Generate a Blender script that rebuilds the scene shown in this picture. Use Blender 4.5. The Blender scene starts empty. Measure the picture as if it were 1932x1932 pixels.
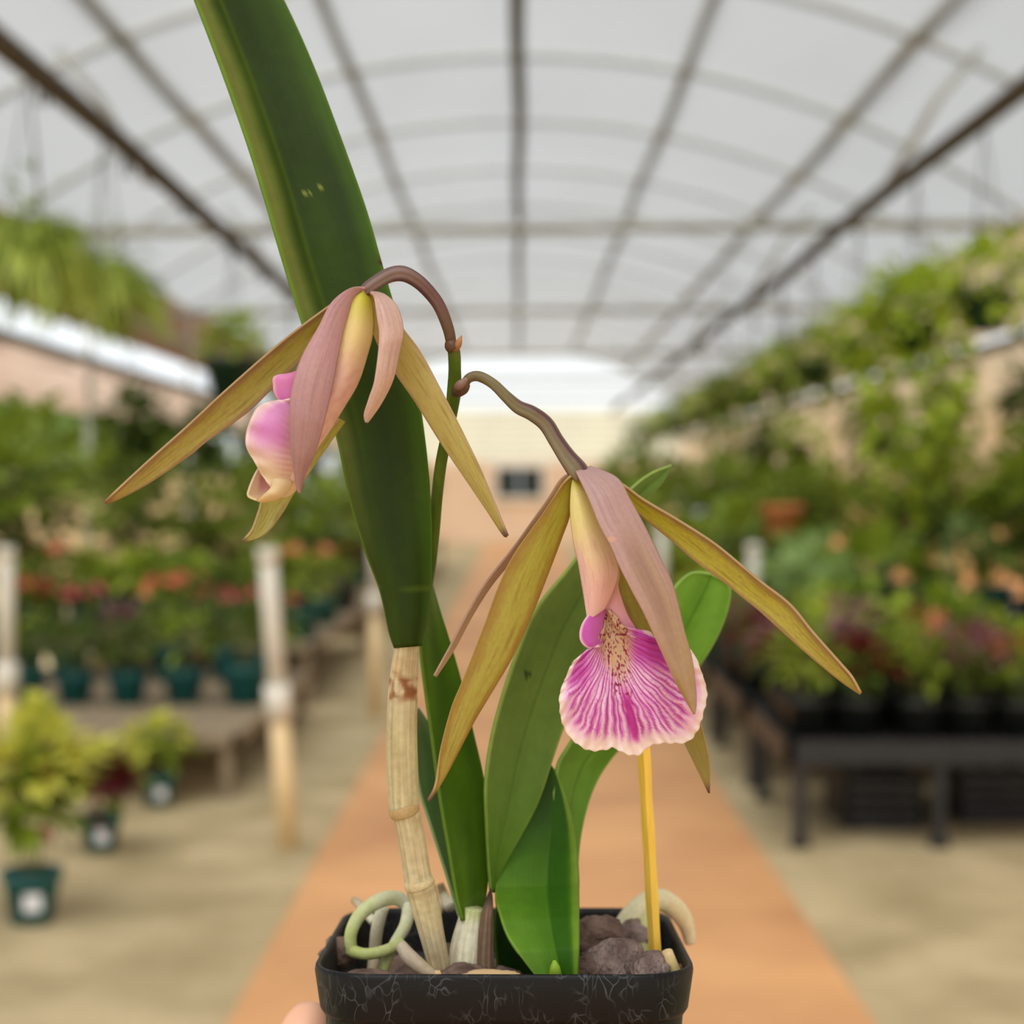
import bpy, math, random
from mathutils import Vector, noise as mnoise
random.seed(7)
SC = bpy.context.scene
COL = SC.collection
# ------------------------------------------------------------ camera, world, sun, exposure
FPX = 3200.0                      # focal length in pixels of the 1932 px frame
EYE = Vector((0.0, 0.0, 1.5))
YAW, PITCH = 12/FPX, 51/FPX
cam_d = bpy.data.cameras.new('camera')
cam = bpy.data.objects.new('camera', cam_d); COL.objects.link(cam)
cam_d.sensor_width = 36.0; cam_d.lens = 36.0*FPX/1932.0
cam.location = EYE; cam.rotation_euler = (math.pi/2-PITCH, 0, YAW)
cam_d.clip_start = 0.01; cam_d.clip_end = 300
cam_d.dof.use_dof = True; cam_d.dof.focus_distance = 0.442; cam_d.dof.aperture_fstop = 11.0
SC.camera = cam
world = bpy.data.worlds.new('overcast_sky'); SC.world = world; world.use_nodes = True
wn = world.node_tree; bg = wn.nodes['Background']
bg.inputs['Color'].default_value = (0.93, 0.97, 1.0, 1); bg.inputs['Strength'].default_value = 1.2
sun_d = bpy.data.lights.new('hazy_sun', 'SUN'); sun_d.energy = 8.5; sun_d.angle = math.radians(50); sun_d.color = (0.97, 1.0, 0.97)
sun = bpy.data.objects.new('hazy_sun', sun_d); COL.objects.link(sun); sun.rotation_euler = (math.radians(32), math.radians(-10), 0)
SC.view_settings.view_transform = 'Standard'; SC.view_settings.look = 'None'
SC.view_settings.gamma = 1; SC.view_settings.use_curve_mapping = False
SC.view_settings.exposure = 0.06

FWD = Vector((-math.sin(YAW)*math.cos(PITCH), math.cos(YAW)*math.cos(PITCH), -math.sin(PITCH)))
RGT = Vector((math.cos(YAW), math.sin(YAW), 0)); UPV = RGT.cross(FWD)
def P(px, py, d):                 # a point of the near plant, measured from the photograph, at distance d
    return EYE + (FWD + RGT*((px-966)/FPX) + UPV*((966-py)/FPX))*d
def W(px, py, Y):                 # a point of the greenhouse at distance Y down the aisle
    r = FWD + RGT*((px-966)/FPX) + UPV*((966-py)/FPX)
    return EYE + r*(Y/r.y)
def lin(c):
    if max(c) > 1: c = [v/255 for v in c]
    return tuple(v/12.92 if v <= 0.04045 else ((v+0.055)/1.055)**2.4 for v in c[:3])
def mix(a, b, t): t = max(0, min(1, t)); return tuple(a[i]+(b[i]-a[i])*t for i in range(3))
def sst(a, b, x):
    t = max(0, min(1, (x-a)/(b-a))); return t*t*(3-2*t)
def nz(x, y, z=0): return mnoise.noise(Vector((x, y, z)))

# ------------------------------------------------------------ materials
def newmat(name):
    m = bpy.data.materials.new(name); m.use_nodes = True
    nt = m.node_tree; return m, nt, nt.nodes['Principled BSDF'], nt.nodes['Material Output']
def plain(name, c, rough=0.6, var=0.12, scale=8, bump=0.0, trans=0.0, spec=0.5, metal=0.0, c2=None, detail=3, stretch=None, bscale=None, coat=0):
    m, nt, b, out = newmat(name); N, L = nt.nodes.new, nt.links.new
    c = lin(c); tc = N('ShaderNodeTexCoord'); vec = tc.outputs['Object']
    if stretch:
        mp = N('ShaderNodeMapping'); mp.inputs['Scale'].default_value = stretch; L(vec, mp.inputs['Vector']); vec = mp.outputs['Vector']
    n = N('ShaderNodeTexNoise'); n.inputs['Scale'].default_value = scale; n.inputs['Detail'].default_value = detail; L(vec, n.inputs['Vector'])
    r = N('ShaderNodeValToRGB'); r.color_ramp.elements[0].position = .32; r.color_ramp.elements[1].position = .68
    a = tuple(v*(1-var) for v in c) if c2 is None else lin(c2); z = tuple(min(1, v*(1+var)) for v in c) if c2 is None else c
    r.color_ramp.elements[0].color = (*a, 1); r.color_ramp.elements[1].color = (*z, 1)
    L(n.outputs['Fac'], r.inputs['Fac']); L(r.outputs['Color'], b.inputs['Base Color'])
    b.inputs['Roughness'].default_value = rough; b.inputs['Specular IOR Level'].default_value = spec; b.inputs['Metallic'].default_value = metal
    b.inputs['Coat Weight'].default_value = coat
    if bump:
        bn = N('ShaderNodeTexNoise'); bn.inputs['Scale'].default_value = bscale or scale*4; L(vec, bn.inputs['Vector'])
        bp = N('ShaderNodeBump'); bp.inputs['Strength'].default_value = bump; bp.inputs['Distance'].default_value = .002
        L(bn.outputs['Fac'], bp.inputs['Height']); L(bp.outputs['Normal'], b.inputs['Normal'])
    if trans:
        t = N('ShaderNodeBsdfTranslucent'); L(r.outputs['Color'], t.inputs['Color']); mx = N('ShaderNodeMixShader'); mx.inputs[0].default_value = trans
        L(b.outputs[0], mx.inputs[1]); L(t.outputs[0], mx.inputs[2]); L(mx.outputs[0], out.inputs['Surface'])
    return m
def pigment(name, rough=0.5, trans=0.25, spec=0.4, streak=0.12, fine=900, bump=0.15, coat=0.0):
    # tissue colour and painted leaf highlights come from the mesh's pigment attribute, grain and relief from noise
    m, nt, b, out = newmat(name); N, L = nt.nodes.new, nt.links.new
    at = N('ShaderNodeAttribute'); at.attribute_name = 'Col'
    uv = N('ShaderNodeTexCoord'); mp = N('ShaderNodeMapping'); mp.inputs['Scale'].default_value = (60, 5, 1); L(uv.outputs['UV'], mp.inputs['Vector'])
    n = N('ShaderNodeTexNoise'); n.inputs['Scale'].default_value = 1.0; n.inputs['Detail'].default_value = 4; L(mp.outputs['Vector'], n.inputs['Vector'])
    n2 = N('ShaderNodeTexNoise'); n2.inputs['Scale'].default_value = fine; n2.inputs['Detail'].default_value = 3; L(uv.outputs['Object'], n2.inputs['Vector'])
    ad = N('ShaderNodeMath'); ad.operation = 'ADD'; L(n.outputs['Fac'], ad.inputs[0]); L(n2.outputs['Fac'], ad.inputs[1])
    mr = N('ShaderNodeMapRange'); mr.inputs['From Min'].default_value = .6; mr.inputs['From Max'].default_value = 1.4
    mr.inputs['To Min'].default_value = 1-streak; mr.inputs['To Max'].default_value = 1+streak; L(ad.outputs[0], mr.inputs['Value'])
    mu = N('ShaderNodeMix'); mu.data_type = 'RGBA'; mu.blend_type = 'MULTIPLY'; mu.inputs['Factor'].default_value = 1
    L(at.outputs['Color'], mu.inputs['A']); L(mr.outputs['Result'], mu.inputs['B'])
    c = mu.outputs['Result']; L(c, b.inputs['Base Color'])
    b.inputs['Roughness'].default_value = rough; b.inputs['Specular IOR Level'].default_value = spec; b.inputs['Coat Weight'].default_value = coat; b.inputs['Coat Roughness'].default_value = .25
    bp = N('ShaderNodeBump'); bp.inputs['Strength'].default_value = bump; bp.inputs['Distance'].default_value = .0004
    L(ad.outputs[0], bp.inputs['Height']); L(bp.outputs['Normal'], b.inputs['Normal'])
    if trans:
        t = N('ShaderNodeBsdfTranslucent'); L(c, t.inputs['Color']); mx = N('ShaderNodeMixShader'); mx.inputs[0].default_value = trans
        L(b.outputs[0], mx.inputs[1]); L(t.outputs[0], mx.inputs[2]); L(mx.outputs[0], out.inputs['Surface'])
    return m
M_PETAL = pigment('petal_tissue', .42, .35, .4, .09)
M_LIP = pigment('lip_tissue', .4, .32, .4, .05, 1500, .1)
M_LEAF = pigment('orchid_leaf_tissue', .46, .10, .16, .14, 260, .15, .0)
M_CANE = pigment('dry_cane_tissue', .6, .05, .3, .22, 500, .5)
M_ROOT = pigment('root_tissue', .6, .05, .3, .15, 700, .4)

def film_mat(name, c, transp, c2=None):
    m, nt, b, out = newmat(name); N, L = nt.nodes.new, nt.links.new; nt.nodes.remove(b)
    tc = N('ShaderNodeTexCoord'); mp = N('ShaderNodeMapping'); mp.inputs['Scale'].default_value = (.5, .22, .5); L(tc.outputs['Object'], mp.inputs['Vector'])
    n = N('ShaderNodeTexNoise'); n.inputs['Scale'].default_value = 1.6; n.inputs['Detail'].default_value = 5; L(mp.outputs['Vector'], n.inputs['Vector'])
    r = N('ShaderNodeValToRGB'); r.color_ramp.elements[0].position = .3; r.color_ramp.elements[1].position = .7
    c = lin(c); c2 = lin(c2) if c2 else tuple(v*.86 for v in c)
    r.color_ramp.elements[0].color = (*c2, 1); r.color_ramp.elements[1].color = (*c, 1); L(n.outputs['Fac'], r.inputs['Fac'])
    t = N('ShaderNodeBsdfTranslucent'); L(r.outputs['Color'], t.inputs['Color'])
    d = N('ShaderNodeBsdfDiffuse'); d.inputs['Color'].default_value = (.75, .75, .73, 1)
    m1 = N('ShaderNodeMixShader'); m1.inputs[0].default_value = .30; L(t.outputs[0], m1.inputs[1]); L(d.outputs[0], m1.inputs[2])
    tr = N('ShaderNodeBsdfTransparent'); m2 = N('ShaderNodeMixShader'); m2.inputs[0].default_value = transp
    L(m1.outputs[0], m2.inputs[1]); L(tr.outputs[0], m2.inputs[2]); L(m2.outputs[0], out.inputs['Surface'])
    return m
M_FILM = film_mat('greenhouse_film', (114, 114, 115), .23)
M_GABLE = film_mat('gable_film', (245, 248, 244), .85)
M_SIDING = film_mat('cream_siding', (252, 244, 208), .3)
M_STEEL = plain('galvanised_steel', (168, 166, 158), .5, .15, 5, metal=.2)
M_RUST = plain('weathered_brown_pipe', (88, 72, 56), .7, .3, 14, c2=(48, 40, 32), bump=.3)
M_DARKSTEEL = plain('dark_steel', (72, 68, 52), .55, .2, 6)
M_GRAVEL = plain('gravel', (196, 176, 138), .95, .2, 2.4, bump=1.0, c2=(158, 140, 102), detail=12, bscale=90)
M_PATH = plain('terracotta_path', (226, 168, 112), .6, .2, 1.1, bump=.15, c2=(190, 134, 88), detail=6, bscale=60)
M_TAN = film_mat('tan_curtain', (254, 236, 224), .12, (246, 220, 204))
M_BROWNP = plain('brown_eave_panel', (168, 128, 100), .8, .15, 2)
M_ORANGEW = plain('orange_garden_wall', (238, 176, 124), .85, .12, .6)
M_CREAMW = plain('cream_garden_wall', (240, 214, 176), .85, .12, .6)
M_ENDW = plain('end_wall_plaster', (236, 206, 178), .85, .06, 1)
M_WHITE = plain('white_paint', (235, 232, 222), .5, .04, 3)
M_GLASS = plain('dark_window_pane', (26, 34, 22), .15, .3, 2)
M_PVC = plain('white_pvc', (222, 216, 204), .4, .07, 9)
M_PVCB = plain('beige_pvc', (232, 204, 156), .5, .08, 7)
M_BLACKP = plain('black_plastic_bench', (36, 35, 36), .45, .3, 12)
M_SLAT = plain('grey_bench_top', (150, 132, 108), .8, .2, 12)
M_TEAL = plain('teal_plastic_pot', (12, 92, 92), .4, .15, 8)
M_DKGREEN = plain('dark_green_pot', (14, 52, 38), .4, .2, 8)
M_BLKPOT = plain('black_nursery_pot', (26, 30, 30), .4, .2, 8)
M_SOIL = plain('dark_soil', (52, 38, 26), .95, .3, 40)
M_TAG = plain('plant_tag', (235, 235, 240), .5, .02, 4)
def fol(name, c, c2, tr=.34): return plain(name, c, .5, .2, 9, c2=c2, trans=tr, spec=.4)
F = dict(mid=fol('foliage_mid', (166, 184, 62), (98, 122, 32)), dark=fol('foliage_dark', (116, 136, 52), (58, 80, 26)),
         lime=fol('foliage_lime', (206, 220, 80), (136, 168, 38)), yel=fol('foliage_yellow', (236, 232, 110), (170, 178, 60)),
         red=fol('foliage_red', (134, 48, 40), (76, 22, 20)), pink=fol('petals_pink', (244, 124, 134), (220, 84, 100)),
         coral=fol('petals_coral', (246, 142, 116), (220, 92, 66)), mauve=fol('foliage_mauve', (182, 128, 132), (116, 78, 84)),
         pale=fol('foliage_pale', (180, 204, 134), (120, 156, 76)), blood=fol('petals_dark_red', (96, 6, 12), (64, 3, 8), .1),
         fern=fol('foliage_fern', (200, 214, 104), (128, 152, 44)), hedge=fol('foliage_hedge', (134, 156, 66), (70, 92, 34)))
M_STEM = plain('plant_stem', (104, 112, 52), .6, .2, 10)

# ------------------------------------------------------------ object helpers
def tag(o, label=None, cat=None, group=None, kind=None):
    if label: o['label'] = label
    if cat: o['category'] = cat
    if group: o['group'] = group
    if kind: o['kind'] = kind
    return o
def empty(name, loc=(0, 0, 0), parent=None):
    o = bpy.data.objects.new(name, None); COL.objects.link(o); o.location = loc; o.empty_display_size = .02
    if parent: o.parent = parent
    return o
def root_loc(p):
    v = Vector((0, 0, 0))
    while p is not None: v += Vector(p.location); p = p.parent
    return v
def mk(name, V, Fc, mat, parent=None, smooth=True, uv=None, cols=None, local=False):
    if parent is not None and not local:
        o0 = root_loc(parent); V = [Vector(v)-o0 for v in V]
    me = bpy.data.meshes.new(name); me.from_pydata([tuple(v) for v in V], [], Fc)
    me.materials.append(mat)
    if uv is not None:
        l = me.uv_layers.new(name='UVMap')
        for lp in me.loops: l.data[lp.index].uv = uv[lp.vertex_index]
    if cols is not None:
        ca = me.color_attributes.new('Col', 'FLOAT_COLOR', 'POINT')
        buf = []
        for c in cols: buf += [c[0], c[1], c[2], 1.0]
        ca.data.foreach_set('color', buf)
    if smooth: me.polygons.foreach_set('use_smooth', [True]*len(me.polygons))
    me.update()
    o = bpy.data.objects.new(name, me); COL.objects.link(o)
    if parent is not None: o.parent = parent
    return o
def box(x0, x1, y0, y1, z0, z1):
    return ([Vector(p) for p in ((x0,y0,z0),(x1,y0,z0),(x1,y1,z0),(x0,y1,z0),(x0,y0,z1),(x1,y0,z1),(x1,y1,z1),(x0,y1,z1))],
            [(0,3,2,1),(4,5,6,7),(0,1,5,4),(1,2,6,5),(2,3,7,6),(3,0,4,7)])
def merge(parts):
    V, Fc = [], []
    for v, f in parts:
        k = len(V); V += v; Fc += [tuple(i+k for i in q) for q in f]
    return V, Fc
def cat(pts, n):                  # Catmull-Rom through points (any dimension), n samples by arc length
    pts = [list(p) for p in pts]
    if len(pts) == 2: pts = [pts[0], [(a+b)/2 for a, b in zip(*pts)], pts[1]]
    q = [[2*a-b for a, b in zip(pts[0], pts[1])]] + pts + [[2*a-b for a, b in zip(pts[-1], pts[-2])]]
    out = []
    for i in range(1, len(q)-2):
        for k in range(12):
            t = k/12; a, b, c, d = q[i-1], q[i], q[i+1], q[i+2]
            out.append([.5*(2*b[j]+(c[j]-a[j])*t+(2*a[j]-5*b[j]+4*c[j]-d[j])*t*t+(3*b[j]-a[j]-3*c[j]+d[j])*t**3) for j in range(len(b))])
    out.append(pts[-1])
    ln = [0]
    for a, b in zip(out, out[1:]): ln.append(ln[-1]+math.dist(a[:3] if len(a) > 2 else a, b[:3] if len(b) > 2 else b))
    res, k = [], 0
    for i in range(n):
        s = ln[-1]*i/(n-1)
        while k < len(ln)-2 and ln[k+1] < s: k += 1
        t = (s-ln[k])/max(1e-9, ln[k+1]-ln[k]); res.append([a+(b-a)*t for a, b in zip(out[k], out[k+1])])
    return res
def lerp1(lst, t):
    if not isinstance(lst, (list, tuple)): return lst
    x = t*(len(lst)-1); i = min(int(x), len(lst)-2); f = x-i; f = f*f*(3-2*f) if False else f
    return lst[i]*(1-f)+lst[i+1]*f
def tube_geo(pts, rad, ns=12, cap=True):
    pts = [Vector(p) for p in pts]; V, Fc, uv = [], [], []
    n = len(pts); prev = None
    for i, p in enumerate(pts):
        t = (pts[min(i+1, n-1)]-pts[max(i-1, 0)]).normalized()
        if prev is None: a = t.orthogonal().normalized()
        else: a = (prev-t*prev.dot(t)).normalized()
        prev = a; b = t.cross(a); r = rad[i] if isinstance(rad, (list, tuple)) else rad
        for k in range(ns):
            an = 2*math.pi*k/ns; V.append(p+(a*math.cos(an)+b*math.sin(an))*r); uv.append((k/ns, i/(n-1)))
    for i in range(n-1):
        for k in range(ns): Fc.append((i*ns+k, i*ns+(k+1) % ns, (i+1)*ns+(k+1) % ns, (i+1)*ns+k))
    if cap: Fc.append(tuple(range(ns-1, -1, -1))); Fc.append(tuple((n-1)*ns+k for k in range(ns)))
    return V, Fc, uv
def ptube(name, stations, mat, parent, colf, n=50, ns=16, groove=0):   # stations: (px, py, depth, width_px)
    st = cat([(s[0], s[1], s[2]*FPX*1.0, s[3]) for s in stations], n)
    pts = [P(s[0], s[1], s[2]/FPX) for s in st]; rad = [max(1e-5, s[3]*.5*(s[2]/FPX)/FPX) for s in st]
    V, Fc, uv = tube_geo(pts, rad, ns)
    if groove:
        for i in range(n):
            for k in range(ns):
                g = 1-groove*max(0, math.cos(3*2*math.pi*k/ns+.6))**3*sst(.1, .4, i/n); j = i*ns+k; V[j] = pts[i]+(V[j]-pts[i])*g
    cols = [lin(colf(a, b)) for a, b in uv]
    return mk(name, V, Fc, mat, parent, uv=uv, cols=cols)
def blade(name, Lp, Rp, depth, dd, mat, parent, colf, camber=.12, fold=0, foldu=.5, nv=90, nu=26, thick=.0005, wave=0, wf=6):
    # a leaf or tepal: two margins, distance along it, cross tilt, camber towards the viewer, a keel, and thickness
    L_, R_ = cat(Lp, nv+1), cat(Rp, nv+1); V, uv, cols = [], [], []
    for i in range(nv+1):
        v = i/nv; d = lerp1(depth, v); q = lerp1(dd, v); (lx, ly), (rx, ry) = L_[i], R_[i]; w = math.hypot(rx-lx, ry-ly)*d/FPX
        cm = lerp1(camber, v); fo = lerp1(fold, v)
        for j in range(nu+1):
            u = j/nu; f_ = (u/foldu if u < foldu else (1-u)/(1-foldu))
            off = -(cm*4*u*(1-u) + fo*f_)*w + wave*math.sin(v*wf*6.283)*(2*u-1)*abs(2*u-1)
            dz = d+q*(u-.5)+off; px, py = lx+(rx-lx)*u, ly+(ry-ly)*u
            V.append(P(px, py, dz)); uv.append((u, v)); cols.append(lin(colf(u, v, px, py)))
    Fc = [(i*(nu+1)+j, i*(nu+1)+j+1, (i+1)*(nu+1)+j+1, (i+1)*(nu+1)+j) for i in range(nv) for j in range(nu)]
    o = mk(name, V, Fc, mat, parent, uv=uv, cols=cols)
    s = o.modifiers.new('thickness', 'SOLIDIFY'); s.thickness = thick; s.offset = 0
    return o

# ============================================================ THE GREENHOUSE
def arc_z(x): return 4.92-(7.2-math.sqrt(7.2**2-x*x))
Y0, Y1, HS = -6.0, 43.7, 2.48
HOOPS = [13.87+HS*k for k in range(-7, 13)]
# ground
floor = tag(empty('floor'), kind='structure')
o = mk('gravel_bed', *box(-14, 14, Y0-2, 52, -.2, 0), M_GRAVEL, floor, False)
# low mounds of loose gravel break the flat bed where it is close
V, Fc = [], []
for k in range(900):
    y = random.uniform(3.0, 9); s = random.choice((-1, 1)); x = (-.82-random.random()*1.9) if s < 0 else (1.0+random.random()*1.5); r = random.uniform(.008, .02)
    b = len(V)
    for (a, bb, c) in ((1,0,0),(0,1,0),(-1,0,0),(0,-1,0),(0,0,1)):
        V.append(Vector((x+a*r*random.uniform(.7,1.3), y+bb*r*random.uniform(.7,1.3), c*r*.8)))
    Fc += [(b,b+1,b+4),(b+1,b+2,b+4),(b+2,b+3,b+4),(b+3,b,b+4)]
tag(mk('loose_gravel', V, Fc, M_GRAVEL, floor, False), kind='stuff')
mk('path_slab', *box(-.80, .98, Y0, 42.6, -.15, .02), M_PATH, floor, False)
# roof
ceiling = tag(empty('ceiling'), kind='structure')
V, Fc = [], []
xs = [-4.06+8.5*i/44 for i in range(45)]; ys = [Y0+(Y1-Y0)*j/160 for j in range(161)]
for y in ys:
    k = min(abs(y-h) for h in HOOPS)
    for x in xs:
        sag = .035*math.sin(min(1, k/(HS/2))*math.pi/2) + .012*nz(x*1.5, y*.8)
        V.append(Vector((x, y, arc_z(x)+.05-sag)))
nx = len(xs)
Fc = [(j*nx+i, j*nx+i+1, (j+1)*nx+i+1, (j+1)*nx+i) for j in range(160) for i in range(nx-1)]
mk('film', V, Fc, M_FILM, ceiling)
hp = [Vector((-4.2+8.4*i/40, 0, arc_z(-4.2+8.4*i/40)+.088)) for i in range(41)]
hv, hf, _ = tube_geo(hp, .036, 8)
h0 = None
for y in HOOPS:
    if h0 is None: h0 = mk('hoop', hv, hf, M_STEEL, ceiling, local=True); h = h0
    else: h = h0.copy(); COL.objects.link(h)
    h.location = (0, y, 0)
def rail(name, x, z, r, mat, par=ceiling, y0=Y0, y1=Y1):
    pts = [(x+.012*math.sin(y*.9), y, z+.01*math.sin(y*.7)) for y in [y0+(y1-y0)*i/40 for i in range(41)]]
    v, f, _ = tube_geo(pts, r, 10); return mk(name, v, f, mat, par)
rail('ridge_purlin', 0, arc_z(0)-.06, .055, M_DARKSTEEL)
for x in (-1.36, 1.36): rail('purlin', x, arc_z(x)+.09, .045, M_STEEL)
for x in (-2.66, 2.68): rail('purlin', x, arc_z(x)+.09, .055, M_STEEL)
rail('hanging_pipe', -2.22, 1.5+1.9, .06, M_RUST); rail('hanging_pipe', 2.40, 1.5+1.9, .055, M_RUST)
for s in (-1, 1): rail('side_rail', s*3.05, 2.80, .03, M_STEEL)
for k, y in enumerate((12.9, 19.0, 25.2, 31.4, 37.6)):
    zz = 1.5+1.95+.0
    v, f, _ = tube_geo([(-3.9, y, zz-.03), (0, y, zz), (3.95, y, zz+.03)], .04, 8); mk('cross_tie', v, f, M_STEEL, ceiling)
for y in (10.8, 17.0, 23.2):
    for s in (-1, 1):
        v, f, _ = tube_geo([(s*2.35, y, 3.42), (s*2.66, y, 3.95), (s*2.93, y, arc_z(2.93)-.03)], .028, 8); mk('brace', v, f, M_STEEL, ceiling)
# drooping cable ties and wires wound on the brown pipe
for i in range(9):
    y = 6.2+i*1.7; w = .05+.04*random.random()
    v, f, _ = tube_geo([(-2.22, y, 3.36), (-2.24, y+.02, 3.34-w), (-2.20, y+.05, 3.335-w*.9), (-2.22, y+.06, 3.37)], .012, 6); mk('wire_clip', v, f, M_DARKSTEEL, ceiling)
# side walls: eave panel, open vent, rolled curtain on a bar, posts
def side_wall(name, s, mp, mc, drop=0.0, lo=1.50):
    w = tag(empty(name), kind='structure'); x = s*4.14
    mk('eave_panel', *box(x-.02, x+.02, Y0, Y1, 1.5+lo, 1.5+2.22), mp, w, False)
    v, f, _ = tube_geo([(x, Y0, 2.72), (x, 20, 2.70), (x, Y1, 2.72)], .05, 8); mk('vent_bar', v, f, M_DARKSTEEL, w)
    V = []; n = 70
    prof = [(0, 2.70), (.03, 2.6-drop*.2), (-.03, 2.5-drop*.4), (.03, 2.4-drop*.6), (-.02, 2.3-drop*.8), (.02, 2.22-drop)]
    for i in range(n+1):
        y = Y0+(Y1-Y0)*i/n
        for (a, z) in prof: V.append(Vector((x+a+.02*math.sin(y*3), y, z-.03*math.sin(y*.5))))
    m = len(prof); Fc = [(i*m+j, i*m+j+1, (i+1)*m+j+1, (i+1)*m+j) for i in range(n) for j in range(m-1)]
    o = mk('rolled_curtain', V, Fc, mc, w); sm = o.modifiers.new('thickness', 'SOLIDIFY'); sm.thickness = .02
    for y in HOOPS[2::2]:
        v, f, _ = tube_geo([(x, y, 0), (x, y, 1.8), (x, y, arc_z(4.14))], .04, 8); mk('side_post', v, f, M_STEEL, w)
side_wall('wall_left', -1, M_BROWNP, M_TAN)
M_CREAMC = film_mat('cream_curtain', (254, 238, 206), .22, (248, 224, 186))
side_wall('wall_right', 1, M_CREAMC, M_CREAMC, .75, 1.3)
# end wall
back = tag(empty('wall_back'), kind='structure'); YB = 43.75
def top_at(x): return arc_z(x)+.02
def arch_panel(z0, y, mat, name, x0=-4.1, x1=4.1, zc=None, t=.03):
    V, n = [], 40
    for yy in (y, y+t):
        for i in range(n+1):
            x = x0+(x1-x0)*i/n; zt = max(z0, top_at(x) if zc is None else min(zc, top_at(x))); V += [Vector((x, yy, z0)), Vector((x, yy, zt))]
    m = 2*(n+1); Fc = []
    for i in range(n): a = 2*i; Fc += [(a, a+2, a+3, a+1), (m+a, m+a+1, m+a+3, m+a+2), (a+1, a+3, m+a+3, m+a+1), (a, m+a, m+a+2, a+2)]
    Fc += [(0, 1, m+1, m), (m-2, 2*m-2, 2*m-1, m-1)]
    return mk(name, V, Fc, mat, back, False)
arch_panel(3.44, YB, M_GABLE, 'gable_film')
z = 2.12; k = 0
while z < 3.3:
    arch_panel(z, YB-.02*(k % 2), M_SIDING, 'siding_board', zc=z+.17); z += .19; k += 1
v, f = merge([box(-4.1, -.66, YB, YB+.12, 0, 2.1), box(.72, 4.1, YB, YB+.12, 0, 2.1), box(-.66, .72, YB, YB+.12, 0, 1.08), box(-.66, .72, YB, YB+.12, 2.03, 2.1)])
mk('lower_wall', v, f, M_ENDW, back, False)
win = tag(empty('window_1', (.03, YB, 1.55)), kind='structure')
v, f = merge([box(-.66, .72, YB-.05, YB+.05, 1.94, 2.04), box(-.66, .72, YB-.09, YB+.05, 1.08, 1.19), box(-.66, -.56, YB-.05, YB+.05, 1.19, 1.94), box(.62, .72, YB-.05, YB+.05, 1.19, 1.94)])
mk('window_frame', v, f, M_WHITE, win, False)
mk('pane', *box(-.56, .02, YB+.02, YB+.04, 1.19, 1.94), M_GLASS, win, False)
mk('pane', *box(.04, .62, YB+.02, YB+.04, 1.19, 1.94), M_GLASS, win, False)
v, f, _ = tube_geo([(p.x, YB-.06, p.z) for p in hp], .045, 8); mk('gable_hoop', v, f, M_STEEL, back)
# neighbouring grounds beyond the open sides
tag(mk('garden_wall', *box(6.0, 6.25, 4, 46, -.1, 1.72), M_ORANGEW, None, False), 'orange rendered garden wall outside the right side of the greenhouse', 'wall')
tag(mk('garden_wall', *box(-6.25, -6.0, 4, 46, -.1, 1.66), M_CREAMW, None, False), 'cream rendered garden wall outside the left side of the greenhouse', 'wall')

# ------------------------------------------------------------ leaves and plants of the background
def leaf_geo(base, d, up, ln, wd, curl=.25, nseg=4):
    d = d.normalized(); s = d.cross(up)
    s = s.normalized() if s.length > 1e-4 else Vector((1, 0, 0)); n = s.cross(d)
    V, Fc = [], []
    for i in range(nseg+1):
        t = i/nseg; w = wd*math.sin(math.pi*min(.97, t*.92+.05))**.8*.5
        c = base+d*(ln*t)-Vector((0, 0, 1))*(curl*ln*t*t)
        V += [c-s*w+n*w*.35, c, c+s*w+n*w*.35]
    for i in range(nseg):
        a = 3*i; Fc += [(a, a+1, a+4, a+3), (a+1, a+2, a+5, a+4)]
    return V, Fc
def rdir(lo=-.2, hi=1):
    a = random.uniform(0, 6.283); z = random.uniform(lo, hi); r = math.sqrt(max(0, 1-z*z)); return Vector((r*math.cos(a), r*math.sin(a), z))
def bush(n, cx, cz, rx, rz, ln, wd, lo=-.4, curl=.3, shell=.35):
    parts = []
    for _ in range(n):
        d = rdir(lo, 1); q = random.uniform(shell, 1)
        base = Vector((d.x*rx*q, d.y*rx*q, cz+d.z*rz*q)); dd = (d+Vector((random.uniform(-.5,.5), random.uniform(-.5,.5), random.uniform(-.3,.5)))).normalized()
        parts.append(leaf_geo(base, dd, Vector((0, 0, 1)), ln*random.uniform(.6, 1.1), wd*random.uniform(.7, 1.1), curl))
    return merge(parts)
def pot_geo(r, h, z0=0, taper=.72):
    prof = [(r*taper, 0), (r*.96, h*.8), (r*1.06, h*.82), (r*1.08, h), (r*.98, h), (r*.93, h*.84), (.001, h*.82)]
    V, Fc, ns = [], [], 20
    for (a, z) in prof:
        for k in range(ns): V.append(Vector((a*math.cos(k*2*math.pi/ns), a*math.sin(k*2*math.pi/ns), z0+z)))
    for i in range(len(prof)-1):
        for k in range(ns): Fc.append((i*ns+k, i*ns+(k+1) % ns, (i+1)*ns+(k+1) % ns, (i+1)*ns+k))
    Fc.append(tuple(range(ns-1, -1, -1)))
    return V, Fc
def disc(r, z, bump=.004):
    V = [Vector((0, 0, z+bump))]; ns = 20
    for k in range(ns): V.append(Vector((r*math.cos(k*2*math.pi/ns), r*math.sin(k*2*math.pi/ns), z)))
    return V, [(0, 1+k, 1+(k+1) % ns) for k in range(ns)]
def stems(n, z0, z1, sp, r=.004):
    ps = []
    for k in range(n):
        a = 6.283*k/n+random.random(); v, f, _ = tube_geo([(0.02*math.cos(a), .02*math.sin(a), z0), (sp*.5*math.cos(a), sp*.5*math.sin(a), (z0+z1)/2), (sp*math.cos(a), sp*math.sin(a), z1)], r, 5); ps.append((v, f))
    return merge(ps)
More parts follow.
